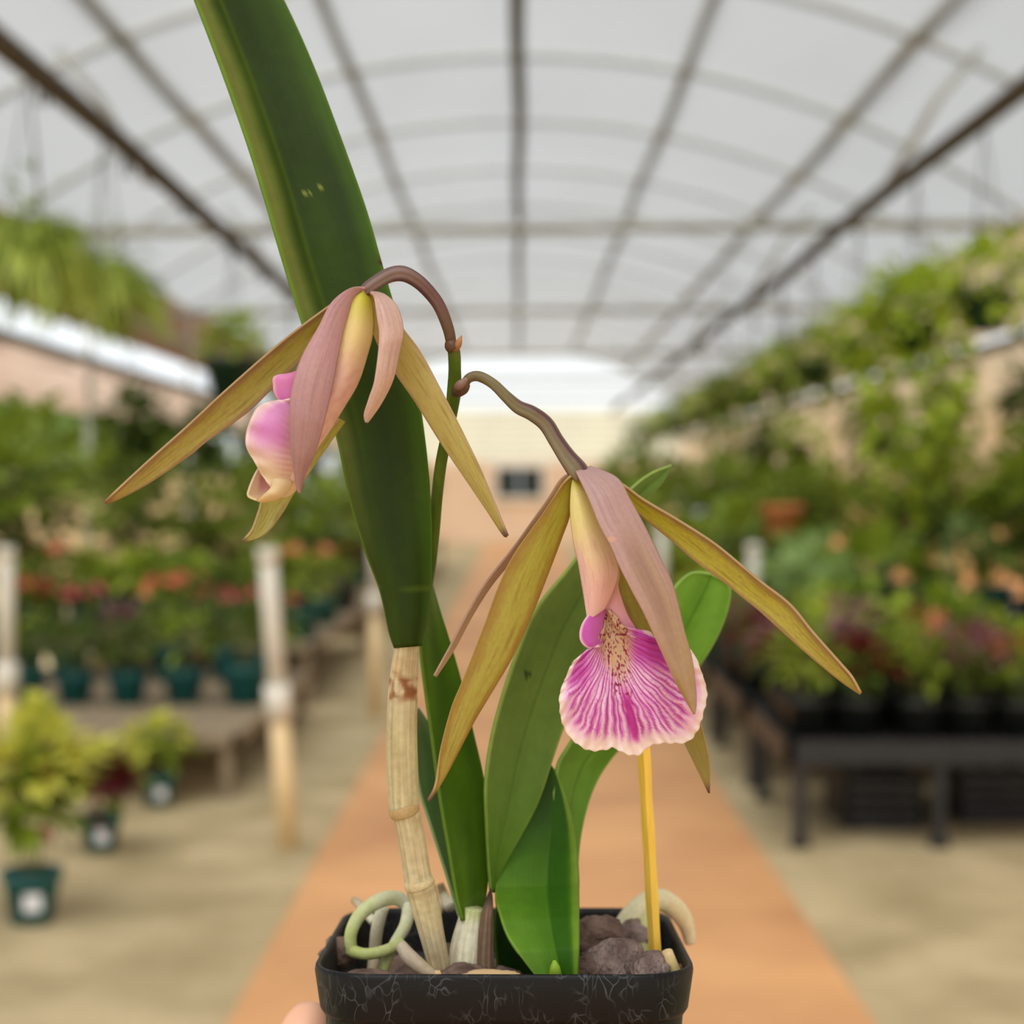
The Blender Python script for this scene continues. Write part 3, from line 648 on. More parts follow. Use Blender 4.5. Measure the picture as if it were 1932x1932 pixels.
# --- roots
def rootcol(a, b):
    def f(u, v): return mix(a, b, v+.25*nz(u*4, v*9))
    return f
W1, G1, B1 = (226, 222, 196), (176, 186, 110), (176, 156, 128)
for st, c in (
  ([(664, 1800, .49, 22), (662, 1762, .49, 24), (680, 1725, .492, 26), (715, 1700, .495, 28), (750, 1695, .50, 28), (775, 1715, .502, 24)], (G1, W1)),
  ([(772, 1708, .50, 24), (765, 1745, .495, 24), (745, 1780, .492, 22), (728, 1815, .49, 22), (720, 1850, .49, 20)], (W1, G1)),
  ([(665, 1795, .489, 24), (690, 1800, .487, 22), (725, 1794, .487, 22), (760, 1778, .49, 20)], (G1, (196, 200, 140))),
  ([(722, 1712, .505, 24), (712, 1750, .505, 24), (706, 1800, .505, 22), (700, 1850, .50, 20)], (W1, B1)),
  ([(668, 1698, .53, 14), (684, 1712, .525, 18), (705, 1740, .52, 16)], (B1, W1)),
  ([(755, 1782, .476, 22), (775, 1808, .474, 30), (805, 1832, .472, 26), (832, 1850, .47, 18)], ((196, 180, 160), B1)),
  ([(1150, 1790, .515, 30), (1176, 1752, .517, 44), (1205, 1718, .520, 48), (1240, 1697, .526, 42), (1272, 1712, .532, 40), (1294, 1742, .536, 32), (1302, 1778, .538, 22)], ((206, 200, 160), (232, 214, 180))),
  ([(1222, 1712, .522, 34), (1216, 1755, .515, 36), (1212, 1810, .51, 34)], ((206, 200, 150), (168, 172, 104))),
  ([(1258, 1795, .476, 22), (1264, 1815, .474, 26), (1276, 1845, .474, 28)], ((226, 196, 150), (206, 184, 110))),
  ([(830, 1668, .52, 14), (838, 1690, .52, 20), (850, 1712, .515, 22)], ((150, 130, 96), W1)),
  ([(862, 1700, .53, 18), (835, 1705, .53, 18), (815, 1740, .525, 18)], (W1, B1))):
    ptube('root', st, M_ROOT, orchid, rootcol(*c), 36, 12)
# --- pseudobulb canes
def canecol(u, v):
    c = mix((204, 186, 138), (190, 172, 138), .5+.6*nz(u*3, v*6))
    c = mix(c, (160, 150, 100), .45*sst(.15, .3, v)*sst(.6, .4, v))
    st = .5+.5*math.sin(u*6.283*14+nz(u*3, v*3)*2); c = mix(c, (236, 224, 190), .35*st)
    c = mix(c, (128, 70, 34), .9*sst(.045, .012, abs(v-.135)+.03*nz(u*7, v*50))*sst(-.25, .15, nz(u*7, v*22, 2)))
    c = mix(c, (170, 116, 64), .5*sst(.05, .01, abs(v-.07))*(nz(u*8, 2)+.3))
    c = mix(c, (158, 98, 46), .9*sst(.05, .0, v-.52)*sst(.515, .52, v)*sst(-.1, .25, nz(u*3, v*6)))
    c = mix(c, (150, 126, 86), .3*sst(.0, .5, nz(u*9, v*7, 8)))
    c = mix(c, (150, 122, 80), .7*sst(.008, .0, abs(v-.735)))
    return c
cane_st = [(768, 1205, .462, 44), (767, 1230, .463, 48), (763, 1265, .464, 52), (760, 1310, .465, 56), (758, 1380, .466, 58), (759, 1450, .467, 60), (763, 1525, .468, 58),
    (768, 1540, .468, 53), (779, 1600, .470, 52), (788, 1655, .471, 53), (792, 1668, .471, 56), (803, 1710, .472, 55), (813, 1755, .473, 48), (826, 1812, .475, 42), (832, 1850, .476, 40)]
cane = ptube('cane', cane_st, M_CANE, orchid, canecol, 120, 40)
ptube('sheath_edge', [(760, 1521, .4672, 57), (762, 1528, .4672, 58.8), (764, 1534, .4674, 57)], M_CANE, orchid, lambda u, v: (182, 152, 104), 8, 30)
ptube('sheath_edge', [(790, 1661, .4707, 55), (791, 1666, .4707, 58.5), (793, 1672, .4708, 57)], M_CANE, orchid, lambda u, v: (206, 186, 142), 8, 30)
def shoot(u, v):
    st = .5+.5*math.sin(u*6.283*16+3*nz(u*5, v*2)); return mix(mix((236, 230, 206), (200, 190, 150), st*.6), (150, 170, 80), .5*sst(.25, 0, v))
ptube('white_sheath', [(893, 1712, .482, 40), (888, 1740, .482, 50), (880, 1790, .481, 62), (876, 1850, .48, 66)], M_CANE, orchid, shoot, 40, 30)
ptube('brown_sheath', [(926, 1676, .478, 3), (923, 1700, .479, 15), (919, 1730, .479, 24), (915, 1790, .479, 34), (914, 1850, .478, 38)], M_CANE, orchid,
      lambda u, v: mix(mix((150, 122, 98), (96, 74, 58), .5+.5*math.sin(u*60)), (70, 54, 46), sst(.25, .05, v)), 40, 20)
ptube('shoot_bud', [(1046, 1812, .462, 6), (1047, 1826, .462, 20), (1048, 1845, .463, 26)], M_LEAF, orchid, lambda u, v: (150, 184, 60), 14, 14)
# --- leaves
def greens(dark, light, edge=(120, 150, 50), ew=.03, mid=None, midu=.5, midw=.02, bands=1.0):
    def f(u, v, x, y):
        c = mix(dark, light, .5+.45*math.sin(v*5+2)*.5+.5*nz(u*3, v*4)*bands)
        c = mix(c, edge, .8*sst(ew, 0, min(u, 1-u)))
        if mid: c = mix(c, mid, .8*sst(midw, 0, abs(u-midu)))
        return mix(c, light, .12*nz(u*60, v*3))
    return f
def bigleaf_col(u, v, x, y):
    c = mix((34, 50, 2), (48, 68, 4), .5+.8*nz(u*3, v*5))
    c = mix(c, (112, 118, 54), .9*sst(.26, .08, u+.03*nz(v*8, 0))*sst(1.0, .55, v)); c = mix(c, (96, 112, 20), .35*sst(.05, 0, abs(u-.27))*sst(.9, .5, v))  # light caught by the fold, painted as a paler left stripe
    c = mix(c, (104, 138, 34), .85*sst(.035, 0, min(u, 1-u))); c = mix(c, (70, 104, 14), .5*sst(.75, .95, u))
    e = math.hypot((x-585), (y-360-.25*(585-x))*2.3)
    if e < 30 and abs(y-(372-.5*(x-565)+4*math.sin(x*.25))) < 3 and nz(x*.3, y*.5) > -.1: c = mix(c, (170, 170, 90), .6)
    if math.hypot(x-718, y-497) < 5: c = (46, 26, 10)
    if math.hypot(x-718, y-497) < 9: c = mix(c, (80, 60, 20), .5)
    c = mix(c, (108, 128, 30), .35*sst(3, 0, abs(y-(1112-.02*(x-740)+.0016*(x-775)**2*-1)))*sst(1230, 1120, y))
    return c
BL = [(330, -95), (368, 0), (425, 150), (480, 310), (530, 480), (570, 610), (603, 715), (635, 830), (660, 945), (690, 1040), (718, 1115), (735, 1190), (746, 1222)]
BR = [(480, -95), (535, 0), (590, 120), (640, 250), (690, 390), (722, 500), (748, 590), (785, 725), (802, 830), (812, 950), (813, 1050), (808, 1150), (794, 1218)]
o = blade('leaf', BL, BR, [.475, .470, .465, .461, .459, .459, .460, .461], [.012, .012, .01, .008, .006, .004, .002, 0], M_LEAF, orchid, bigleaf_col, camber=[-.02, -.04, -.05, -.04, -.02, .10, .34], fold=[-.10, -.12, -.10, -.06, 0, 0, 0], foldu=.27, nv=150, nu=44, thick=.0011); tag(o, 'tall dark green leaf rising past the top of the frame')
blade('leaf', [(806, 1090), (796, 1150), (793, 1220), (800, 1290), (815, 1400), (828, 1500), (845, 1600), (860, 1690), (872, 1738)],
      [(812, 1095), (828, 1150), (847, 1208), (870, 1286), (893, 1383), (913, 1472), (922, 1557), (922, 1635), (912, 1722)],
      [.486, .486, .485, .484, .483, .483], .01, M_LEAF, orchid, greens((50, 80, 10), (84, 118, 20), (112, 140, 40)), camber=-.10, nv=80, thick=.0009)
blade('leaf', [(786, 1338), (782, 1400), (789, 1480), (812, 1557), (843, 1654), (868, 1735)], [(788, 1336), (830, 1400), (860, 1480), (880, 1560), (890, 1650), (885, 1735)],
      [.50, .499, .497, .492, .487], .006, M_LEAF, orchid, greens((84, 118, 60), (110, 140, 84), (140, 166, 110)), camber=-.12, nv=60, thick=.0009)
def leaf3(u, v, x, y):
    c = greens((84, 112, 44), (108, 136, 62), (150, 170, 84), .03, (50, 78, 20), .45, .02)(u, v, x, y)
    if math.hypot(x-993, y-1272) < 7: c = mix(c, (34, 50, 12), .8)
    return mix(c, (76, 112, 22), .5*sst(1400, 1600, y))
blade('leaf', [(1268, 877), (1228, 893), (1190, 922), (1130, 985), (1080, 1062), (1010, 1150), (975, 1230), (945, 1320), (925, 1400), (915, 1480), (917, 1560), (921, 1630), (926, 1684)],
      [(1268, 878), (1250, 912), (1218, 945), (1180, 1010), (1160, 1080), (1140, 1170), (1105, 1270), (1072, 1350), (1047, 1420), (1017, 1510), (981, 1580), (947, 1640), (932, 1684)],
      [.492, .490, .488, .486, .486, .486, .486, .486], [.0, .01, .016, .016, .012, .004], M_LEAF, orchid, leaf3, camber=-.08, fold=-.12, foldu=.45, nv=110, thick=.0009)
blade('leaf', [(1340, 1082), (1300, 1082), (1258, 1125), (1200, 1215), (1130, 1320), (1070, 1410), (1050, 1450), (1042, 1530), (1050, 1620), (1065, 1700), (1070, 1760)],
      [(1342, 1082), (1378, 1108), (1366, 1175), (1325, 1250), (1265, 1325), (1200, 1385), (1155, 1428), (1118, 1490), (1096, 1570), (1088, 1660), (1085, 1760)],
      [.520, .518, .515, .51, .505, .50, .50], [0, .01, .02, .02, .01, 0], M_LEAF, orchid, greens((78, 122, 24), (116, 160, 54), (150, 180, 90), .03, (70, 110, 20), .5, .02), camber=-.12, nv=100, thick=.0009)
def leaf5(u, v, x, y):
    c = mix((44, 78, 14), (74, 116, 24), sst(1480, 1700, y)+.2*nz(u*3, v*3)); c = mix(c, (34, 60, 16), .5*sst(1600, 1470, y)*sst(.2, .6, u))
    c = mix(c, (140, 176, 70), .25*sst(.55, .2, u)*sst(1600, 1750, y)); c = mix(c, (42, 84, 12), .75*sst(.60, .66, u)*sst(.93, .85, u))  # highlight left of the fold painted into the colour; right half coloured darker
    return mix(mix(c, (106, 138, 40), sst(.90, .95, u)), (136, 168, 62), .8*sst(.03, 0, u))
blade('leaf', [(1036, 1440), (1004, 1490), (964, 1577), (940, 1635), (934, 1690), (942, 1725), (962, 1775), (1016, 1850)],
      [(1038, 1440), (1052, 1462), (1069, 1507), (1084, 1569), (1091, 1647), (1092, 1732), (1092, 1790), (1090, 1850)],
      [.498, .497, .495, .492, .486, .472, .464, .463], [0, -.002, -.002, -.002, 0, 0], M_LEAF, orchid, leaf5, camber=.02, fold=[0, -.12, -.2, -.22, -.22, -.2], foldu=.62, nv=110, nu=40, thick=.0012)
blade('leaf', [(940, 1690), (932, 1740), (935, 1800), (940, 1850)], [(955, 1690), (975, 1740), (1000, 1800), (1020, 1850)], .498, 0, M_LEAF, orchid, greens((20, 48, 8), (34, 70, 14)), nv=20, nu=10)
# --- flower spike
def spikecol(u, v): return mix(mix((72, 92, 22), (92, 112, 28), .5+nz(u*3, v*9)), (110, 84, 46), .8*sst(.06, 0, v))
spike = ptube('flower_spike', [(853, 648, .444, 22), (857, 668, .444, 24), (858, 700, .446, 24), (857, 735, .448, 27), (852, 775, .450, 24), (843, 820, .453, 22), (832, 875, .458, 22), (824, 940, .463, 22), (818, 1010, .467, 22), (808, 1090, .471, 22), (790, 1160, .472, 24), (775, 1212, .468, 24)], M_LEAF, orchid, spikecol, 70, 16)
ptube('node', [(849, 643, .443, 20), (852, 652, .443, 27), (857, 660, .443, 24)], M_PETAL, spike, lambda u, v: (112, 78, 52), 10, 16)
ptube('bract', [(858, 660, .443, 14), (865, 648, .442, 14), (871, 633, .442, 2)], M_PETAL, spike, lambda u, v: mix((176, 120, 74), (206, 150, 100), v), 16, 10)
ptube('node', [(858, 742, .444, 14), (864, 738, .442, 24), (873, 731, .441, 26), (880, 722, .441, 18)], M_PETAL, spike, lambda u, v: mix((96, 62, 52), (120, 92, 60), v+.3*nz(u*9, v*9)), 14, 16)
ptube('bract', [(862, 731, .439, 14), (869, 725, .438, 17), (878, 717, .438, 10), (882, 714, .438, 4)], M_PETAL, spike, lambda u, v: mix((150, 110, 100), (168, 134, 120), v), 14, 12)

# tissue colours of the tepals
def olive(base=(182, 160, 62), edge=(168, 120, 92), tip=(190, 166, 84), tipc=(150, 104, 70), ew=.22, sp=.5, sidew=(1, 1)):
    base, edge, tip, tipc = [tuple(min(252, q*g) for q, g in zip(w, (1.03, 1.09, 1.12))) for w in (base, edge, tip, tipc)]
    def f(u, v, x, y):
        c = mix(base, tip, v); e = min(u*sidew[0], (1-u)*sidew[1])
        c = mix(c, edge, .8*sst(ew, .02, e+.05*nz(u*7, v*22)))
        c = mix(c, edge, sp*max(0, nz(u*26, v*60)+.1)); c = mix(c, (140, 104, 34), .55*max(0, nz(u*12, v*9, 4)))
        c = mix(c, (208, 178, 130), .7*sst(.025, 0, min(u, 1-u)))
        return mix(c, tipc, sst(.95, 1, v))
    return f
def mauve(a=(178, 134, 134), b=(172, 132, 122), c_=(186, 150, 120), edge=None):
    a, b, c_ = [tuple(min(250, q*g) for q, g in zip(w, (1.14, 1.17, 1.2))) for w in (a, b, c_)]
    def f(u, v, x, y):
        c = mix(a, b, sst(0, .5, v)); c = mix(c, c_, sst(.4, .9, v)); c = mix(c, (206, 172, 156), .35*max(0, math.sin(u*3.14)+nz(u*4, v*5)-.3))
        c = mix(c, (146, 100, 104), .35*max(0, nz(u*30, v*3)+.1)); 
        return mix(c, edge or (196, 156, 140), .6*sst(.04, 0, min(u, 1-u)))
    return f
# --- FLOWER ONE (upper left)
def ped1(u, v):
    c = mix((116, 88, 60), (128, 92, 84), sst(0, .35, v)); c = mix(c, (168, 146, 138), sst(.4, .7, v)*(.75+.25*math.cos(u*6.283)))
    return mix(c, (84, 50, 50), .55*sst(.3, .0, abs(((u*3) % 1)-.5))*sst(.2, .45, v))
fl1 = ptube('flower', [(852, 650, .444, 20), (845, 618, .443, 22), (828, 576, .442, 24), (803, 544, .441, 26), (780, 525, .440, 28), (758, 516, .439, 30), (735, 519, .438, 29), (712, 531, .436, 27), (692, 545, .435, 25), (682, 553, .435, 16)], M_PETAL, orchid, ped1, 80, 30, groove=.22)
tag(fl1, 'upper flower, seen from the side')
blade('petal', [(680, 548), (640, 566), (607, 587), (528, 647), (428, 734), (354, 803), (279, 870), (217, 928), (197, 948)], [(688, 560), (640, 610), (592, 655), (570, 679), (513, 734), (466, 779), (391, 833), (354, 863), (279, 913), (217, 944), (198, 949)],
      [.437, .438, .44, .441, .442, .443, .442], .004, M_PETAL, fl1, olive((182, 164, 66), (160, 112, 84), (192, 168, 96), ew=.28, sidew=(1, 1.4)), camber=-.14, thick=.0006)
blade('petal', [(703, 560), (710, 640), (746, 703), (785, 760), (830, 832), (875, 898), (920, 964), (950, 1009), (957, 1012)], [(712, 556), (740, 585), (761, 619), (794, 664), (830, 730), (866, 799), (905, 880), (932, 946), (958, 1011)],
      [.437, .440, .440, .438, .436, .435, .434], -.003, M_PETAL, fl1, olive((186, 154, 80), (186, 148, 104), (194, 170, 92), (120, 80, 70), .16, .3), camber=.12, thick=.0006)
blade('sepal', [(698, 552), (705, 560), (712, 600), (716, 640), (707, 715), (696, 750), (687, 780), (691, 797)], [(704, 550), (728, 558), (749, 580), (760, 622), (752, 670), (740, 718), (719, 760), (698, 790), (692, 797)],
      [.434, .431, .429, .429, .430, .431], .003, M_PETAL, fl1, mauve((196, 160, 146), (202, 166, 150), (206, 172, 150)), camber=.22, thick=.0006)
blade('sepal', [(690, 548), (697, 580), (701, 620), (712, 650)], [(698, 548), (716, 566), (720, 600), (718, 645)], .436, 0, M_PETAL, fl1, lambda u, v, x, y: mix((196, 180, 60), (186, 152, 84), v), camber=-.1, nv=30, nu=12)
blade('sepal', [(690, 543), (662, 543), (626, 571), (602, 616), (569, 676), (551, 736), (547, 790), (550, 850), (556, 904), (565, 930)], [(691, 545), (688, 548), (668, 562), (650, 610), (638, 664), (626, 730), (608, 805), (593, 856), (575, 895), (566, 930)],
      [.434, .430, .427, .425, .424, .425, .427], .002, M_PETAL, fl1, mauve((178, 130, 130), (184, 138, 138), (162, 118, 112)), camber=.18, thick=.0007)
def tubecol(u, v, x, y):
    c = mix((214, 208, 70), (240, 216, 150), sst(.0, .22, v)); c = mix(c, (240, 200, 184), sst(.2, .5, v)); c = mix(c, (244, 214, 186), sst(.7, 1, v))
    c = mix(c, (214, 134, 136), .4*max(0, nz(u*5, v*26)+.15)*sst(.25, .4, v))
    return mix(c, (240, 214, 168), .4*sst(.1, 0, 1-u))
blade('lip_tube', [(686, 548), (662, 572), (645, 620), (628, 680), (605, 750), (575, 830), (552, 885), (545, 905)], [(692, 548), (701, 574), (702, 628), (692, 670), (674, 724), (644, 775), (620, 814), (596, 850), (560, 912)],
      [.435, .434, .433, .433, .433, .433, .434], .003, M_LIP, fl1, tubecol, camber=.42, nv=80, thick=.0006)
def lip1(u, v, x, y):       # u 0 = outer frilled margin
    c = mix((244, 210, 216), (230, 150, 208), .9*sst(.08, .25, u)*sst(.7, .3, v)); c = mix(c, (240, 208, 186), sst(.35, .85, u)); c = mix(c, (240, 218, 178), sst(.45, .85, v))
    c = mix(c, (226, 150, 176), .5*(.5+.5*math.sin(v*110+5*nz(u*2, v*3)))*sst(.3, .6, u)*sst(1, .6, v))
    c = mix(c, (214, 110, 186), .5*sst(.25, .45, v)*sst(.6, .4, v)*sst(.5, .15, abs(u-.3)))
    return mix(c, (250, 224, 214), .9*sst(.07, .02, u))
blade('lip', [(556, 752), (520, 757), (490, 766), (471, 798), (464, 833), (473, 858), (488, 883), (505, 912), (530, 935)], [(560, 765), (572, 780), (585, 800), (590, 830), (588, 860), (580, 890), (565, 915), (548, 932), (532, 938)],
      [.436, .434, .433, .433, .434, .435], .006, M_LIP, fl1, lip1, camber=.28, nv=90, nu=40, thick=.0006, wave=.0008, wf=6)
blade('lip_lobe', [(545, 706), (518, 711), (516, 726), (518, 742), (530, 760), (552, 775)], [(560, 700), (572, 712), (578, 730), (580, 750), (576, 768), (570, 785)], [.4365, .436, .436, .435], .002, M_LIP, fl1,
      lambda u, v, x, y: mix(mix((236, 150, 196), (226, 120, 196), v), (246, 190, 208), sst(.12, .03, u)), camber=.2, nv=30, nu=20, thick=.0006)
def cupc(u, v, x, y): return mix(mix((238, 212, 188), (214, 150, 150), sst(.25, .6, u)*sst(.9, .5, v)), (236, 214, 164), sst(.5, 1, v))
blade('lip_fold', [(489, 882), (480, 897), (470, 921), (468, 936), (485, 944)], [(494, 884), (502, 895), (510, 912), (514, 930), (500, 946)], [.4345, .434, .4335, .433], .003, M_LIP, fl1, cupc, camber=-.3, nv=40, nu=24, thick=.0005)
blade('lip_fold', [(497, 888), (512, 905), (512, 920), (498, 934), (486, 945)], [(520, 890), (548, 905), (545, 922), (525, 940), (495, 947)], [.434, .432, .431, .432], .002, M_LIP, fl1, lambda u, v, x, y: mix((240, 214, 178), (232, 206, 150), v), camber=.32, nv=40, nu=20, thick=.0006)
blade('sepal', [(640, 790), (590, 850), (545, 905), (500, 935), (488, 965), (475, 1000), (457, 1021)], [(650, 795), (612, 850), (575, 905), (556, 930), (530, 972), (500, 1008), (458, 1022)],
      [.440, .441, .441, .442, .442], .004, M_PETAL, fl1, olive((186, 172, 86), (176, 150, 100), (200, 190, 120), (120, 92, 60), .12, .3), camber=-.25, thick=.0006)
# --- FLOWER TWO (lower right)
def ped2(u, v):
    c = mix((128, 110, 74), (142, 128, 92), sst(0, .3, v)); c = mix(c, (142, 126, 98), sst(.4, .6, v)); c = mix(c, (166, 150, 112), sst(.55, .9, v)*(.5+.5*math.cos(u*6.28)))
    return mix(c, (92, 52, 64), .85*sst(.26, .0, abs(((u*3) % 1)-.5))*sst(.25, .5, v))
fl2 = ptube('flower', [(876, 728, .442, 16), (884, 714, .442, 18), (903, 710, .442, 20), (930, 724, .441, 20), (955, 748, .441, 22), (978, 768, .441, 26), (1004, 780, .440, 29), (1030, 800, .440, 30), (1050, 832, .439, 30), (1070, 862, .438, 34), (1090, 888, .437, 40), (1098, 902, .437, 34)], M_PETAL, orchid, ped2, 90, 30, groove=.2)
tag(fl2, 'lower flower, facing the viewer with its veined lip')
blade('sepal', [(1080, 893), (1058, 903), (1032, 942), (999, 989), (966, 1036), (916, 1100), (880, 1160), (850, 1218), (819, 1275)], [(1084, 897), (1075, 925), (1050, 965), (1015, 1005), (982, 1040), (930, 1100), (890, 1162), (858, 1222), (822, 1277)],
      [.439, .442, .446, .449, .452, .455], .003, M_PETAL, fl2, mauve((186, 146, 96), (170, 134, 104), (184, 154, 124)), camber=.15, nu=14, thick=.0006)
blade('petal', [(1083, 893), (1062, 912), (1030, 960), (972, 1042), (942, 1101), (909, 1190), (872, 1284), (851, 1336), (831, 1414), (822, 1480), (808, 1510)], [(1086, 896), (1079, 918), (1075, 968), (1058, 1018), (1032, 1087), (999, 1170), (966, 1240), (933, 1296), (893, 1363), (862, 1422), (835, 1472), (809, 1511)],
      [.437, .437, .436, .434, .432, .431, .431], .003, M_PETAL, fl2, olive((178, 158, 46), (160, 108, 34), (190, 164, 84), (140, 90, 80), .3, .35, (.7, 1.4)), camber=.1, fold=0, nv=130, nu=34, thick=.0007)
blade('petal', [(1110, 888), (1168, 910), (1214, 942), (1280, 981), (1347, 1024), (1400, 1067), (1436, 1097), (1491, 1140), (1533, 1191), (1584, 1249), (1607, 1276), (1624, 1307)], [(1108, 895), (1160, 925), (1186, 948), (1207, 971), (1264, 1018), (1313, 1061), (1363, 1097), (1400, 1127), (1436, 1156), (1491, 1206), (1541, 1249), (1588, 1286), (1624, 1309)],
      [.440, .443, .444, .444, .443, .441, .440], .004, M_PETAL, fl2, olive((200, 184, 50), (158, 112, 82), (196, 172, 84), (180, 140, 80), .30, .55, (1, 1.5)), camber=-.12, nv=130, thick=.0007)
blade('petal', [(1140, 1000), (1162, 1095), (1181, 1150), (1204, 1200), (1240, 1290), (1270, 1350), (1292, 1402), (1315, 1450), (1337, 1496)], [(1200, 1000), (1235, 1095), (1262, 1160), (1285, 1230), (1305, 1300), (1318, 1350), (1328, 1385), (1339, 1440), (1339, 1497)],
      [.440, .446, .449, .451, .452, .452], .0, M_PETAL, fl2, olive((172, 150, 54), (150, 116, 50), (156, 128, 56), (110, 60, 50), .1, .3), camber=-.1, thick=.0006)
def mv2(u, v, x, y):
    c = mauve((176, 140, 134), (178, 140, 128), (166, 132, 92))(u, v, x, y)
    c = mix(c, (190, 160, 118), .5*sst(.2, .45, v)*sst(.4, .15, abs(u-.55))); c = mix(c, (140, 96, 92), .3*sst(.3, .05, abs(u-.45))*sst(.25, .4, v)*sst(.9, .6, v))
    if math.hypot(x-1153, (y-1018)*2.2) < 11: c = mix(c, (226, 170, 146), .8)
    return mix(c, (158, 132, 66), .6*sst(.8, .9, v)*sst(.4, .1, u))
blade('sepal', [(1086, 890), (1111, 942), (1131, 991), (1151, 1028), (1170, 1072), (1192, 1115), (1216, 1160), (1246, 1225), (1275, 1288), (1300, 1332), (1309, 1347)], [(1114, 881), (1164, 903), (1188, 943), (1214, 991), (1247, 1058), (1271, 1111), (1290, 1190), (1304, 1240), (1311, 1290), (1313, 1325), (1310, 1347)],
      [.436, .431, .428, .426, .425, .424, .424, .425], [.004, .006, .006, .004, .002, 0], M_PETAL, fl2, mv2, camber=.16, nv=130, nu=34, thick=.0007)
def tube2(u, v, x, y):
    c = mix((196, 188, 50), (238, 222, 146), sst(.0, .12, v)); c = mix(c, (240, 212, 164), sst(.25, .55, v)); c = mix(c, (246, 200, 188), sst(.5, .85, v))
    c = mix(c, (238, 196, 186), sst(.3, .1, u)*sst(.4, .6, v)); c = mix(c, (210, 140, 130), .45*max(0, nz(u*22+v*3, v*7))*sst(.2, .5, v))
    return mix(c, (250, 226, 206), .5*sst(.05, 0, 1-u))
blade('lip_tube', [(1081, 900), (1078, 925), (1077, 968), (1082, 1018), (1092, 1064), (1102, 1124), (1109, 1172)], [(1090, 900), (1100, 920), (1118, 958), (1138, 1005), (1158, 1051), (1164, 1084), (1153, 1120), (1140, 1148)],
      [.4375, .436, .435, .434, .434, .434], .002, M_LIP, fl2, tube2, camber=[.4, .4, .38, .3, .18], nv=90, nu=30, thick=.0006)
blade('lip_tube', [(1110, 960), (1130, 1020), (1143, 1080), (1148, 1110), (1142, 1148), (1150, 1160), (1168, 1182), (1186, 1202)], [(1130, 960), (1156, 1020), (1168, 1080), (1166, 1106), (1176, 1140), (1186, 1165), (1197, 1182), (1207, 1203)],
      [.438, .4385, .439, .438, .437, .436], 0, M_LIP, fl2, lambda u, v, x, y: mix(mix((234, 190, 150), (240, 178, 180), sst(.4, .8, v)), (226, 140, 190), .7*sst(.75, 1, v)*sst(.2, .7, u)), camber=.1, nv=50, nu=14, thick=.0005)
# the lip blade: a fan of veins running down from the throat
OUT = [(1131, 1216), (1112, 1226), (1098, 1236), (1080, 1252), (1065, 1285), (1056, 1313), (1057, 1346), (1064, 1372), (1080, 1396), (1109, 1415), (1141, 1415), (1157, 1411), (1180, 1422), (1204, 1425), (1224, 1409), (1250, 1402), (1293, 1401), (1315, 1380), (1327, 1343), (1333, 1307), (1322, 1265), (1304, 1228), (1275, 1212), (1243, 1205), (1221, 1191), (1205, 1203), (1186, 1197), (1170, 1172), (1153, 1152)]
def lipcol(u, v, x, y, L=200):
    pale = (254, 232, 240); mag = (204, 64, 178); red = (150, 22, 62)
    up = sst(1300, 1210, y)
    wash = .28+.45*sst(1330, 1240, y)*sst(.35, .9, v)+.2*nz(x*.02, y*.02)
    c = mix(pale, (236, 140, 216), .85*max(0, wash)); c = mix(c, (248, 232, 206), sst(1350, 1415, y)*.7)
    c = mix(c, mag, .9*sst(60, 18, math.hypot((x-1240)*.8, y-1218)))                     # deep magenta shoulder on the right
    c = mix(c, mag, .55*sst(40, 8, math.hypot(x-1090, (y-1262)*.8)))
    # branching veins
    w_ = .9*nz(x*.012, y*.012)+.45*nz(x*.04, y*.04, 3); k = u*44+w_; ln_ = abs((k % 1)-.5)*2; wd = .30
    vein = sst(1-wd*.4, 1-wd*1.9, 1-(1-ln_)) if False else sst(wd+.22, .04, 1-ln_)
    k2 = u*88+w_*2+.5; l2 = abs((k2 % 1)-.5)*2; v2 = sst(.45, .05, 1-l2)*sst(.55, .75, v)*.6
    brk = .55+.75*nz(x*.05, y*.05, 9)
    a = max(vein, v2)*sst(.12, .35, v)*sst(.95, .86, v)*min(1, .72+brk*.4)
    c = mix(c, mix((184, 30, 148), (204, 70, 176), v*.7), min(1, a*1.1)*(.9-.45*sst(1370, 1410, y)))
    # cross veins
    c = mix(c, (196, 60, 170), .45*sst(.05, .0, abs(nz(x*.07, y*.11, 5)))*sst(.3, .5, v)*sst(.93, .85, v))
    # throat: cream tan with blood red dots, running into the middle line
    ax = 1148+(y-1150)*.17; dth = abs(x-ax)
    t = sst(48, 18, dth+max(0, y-1215)*.32)*sst(1320, 1240, y)
    c = mix(c, (222, 188, 140), .95*t)
    s = .75*nz(x*.30, y*.17, 21)+.45*nz(x*.11, y*.08, 4)
    c = mix(c, red, .95*sst(.12, .22, s)*sst(36, 20, dth+max(0, y-1200)*.1)*sst(1345, 1300, y))
    # central magenta stripe
    axx = 1150+(y-1150)*.175+max(0, y-1290)*.04
    c = mix(c, (198, 40, 150), .85*sst(15+6*nz(y*.06, 3)-max(0, y-1350)*.08, 1, abs(x-axx-2-5*nz(y*.03, 1)))*sst(1280, 1335, y)*sst(1408, 1385, y))
    c = mix(c, (254, 234, 226), .95*sst(13, 6, (1-v)*L+2*nz(x*.1, y*.1))*sst(40, 60, L)*sst(.93, .9, u))
    return c
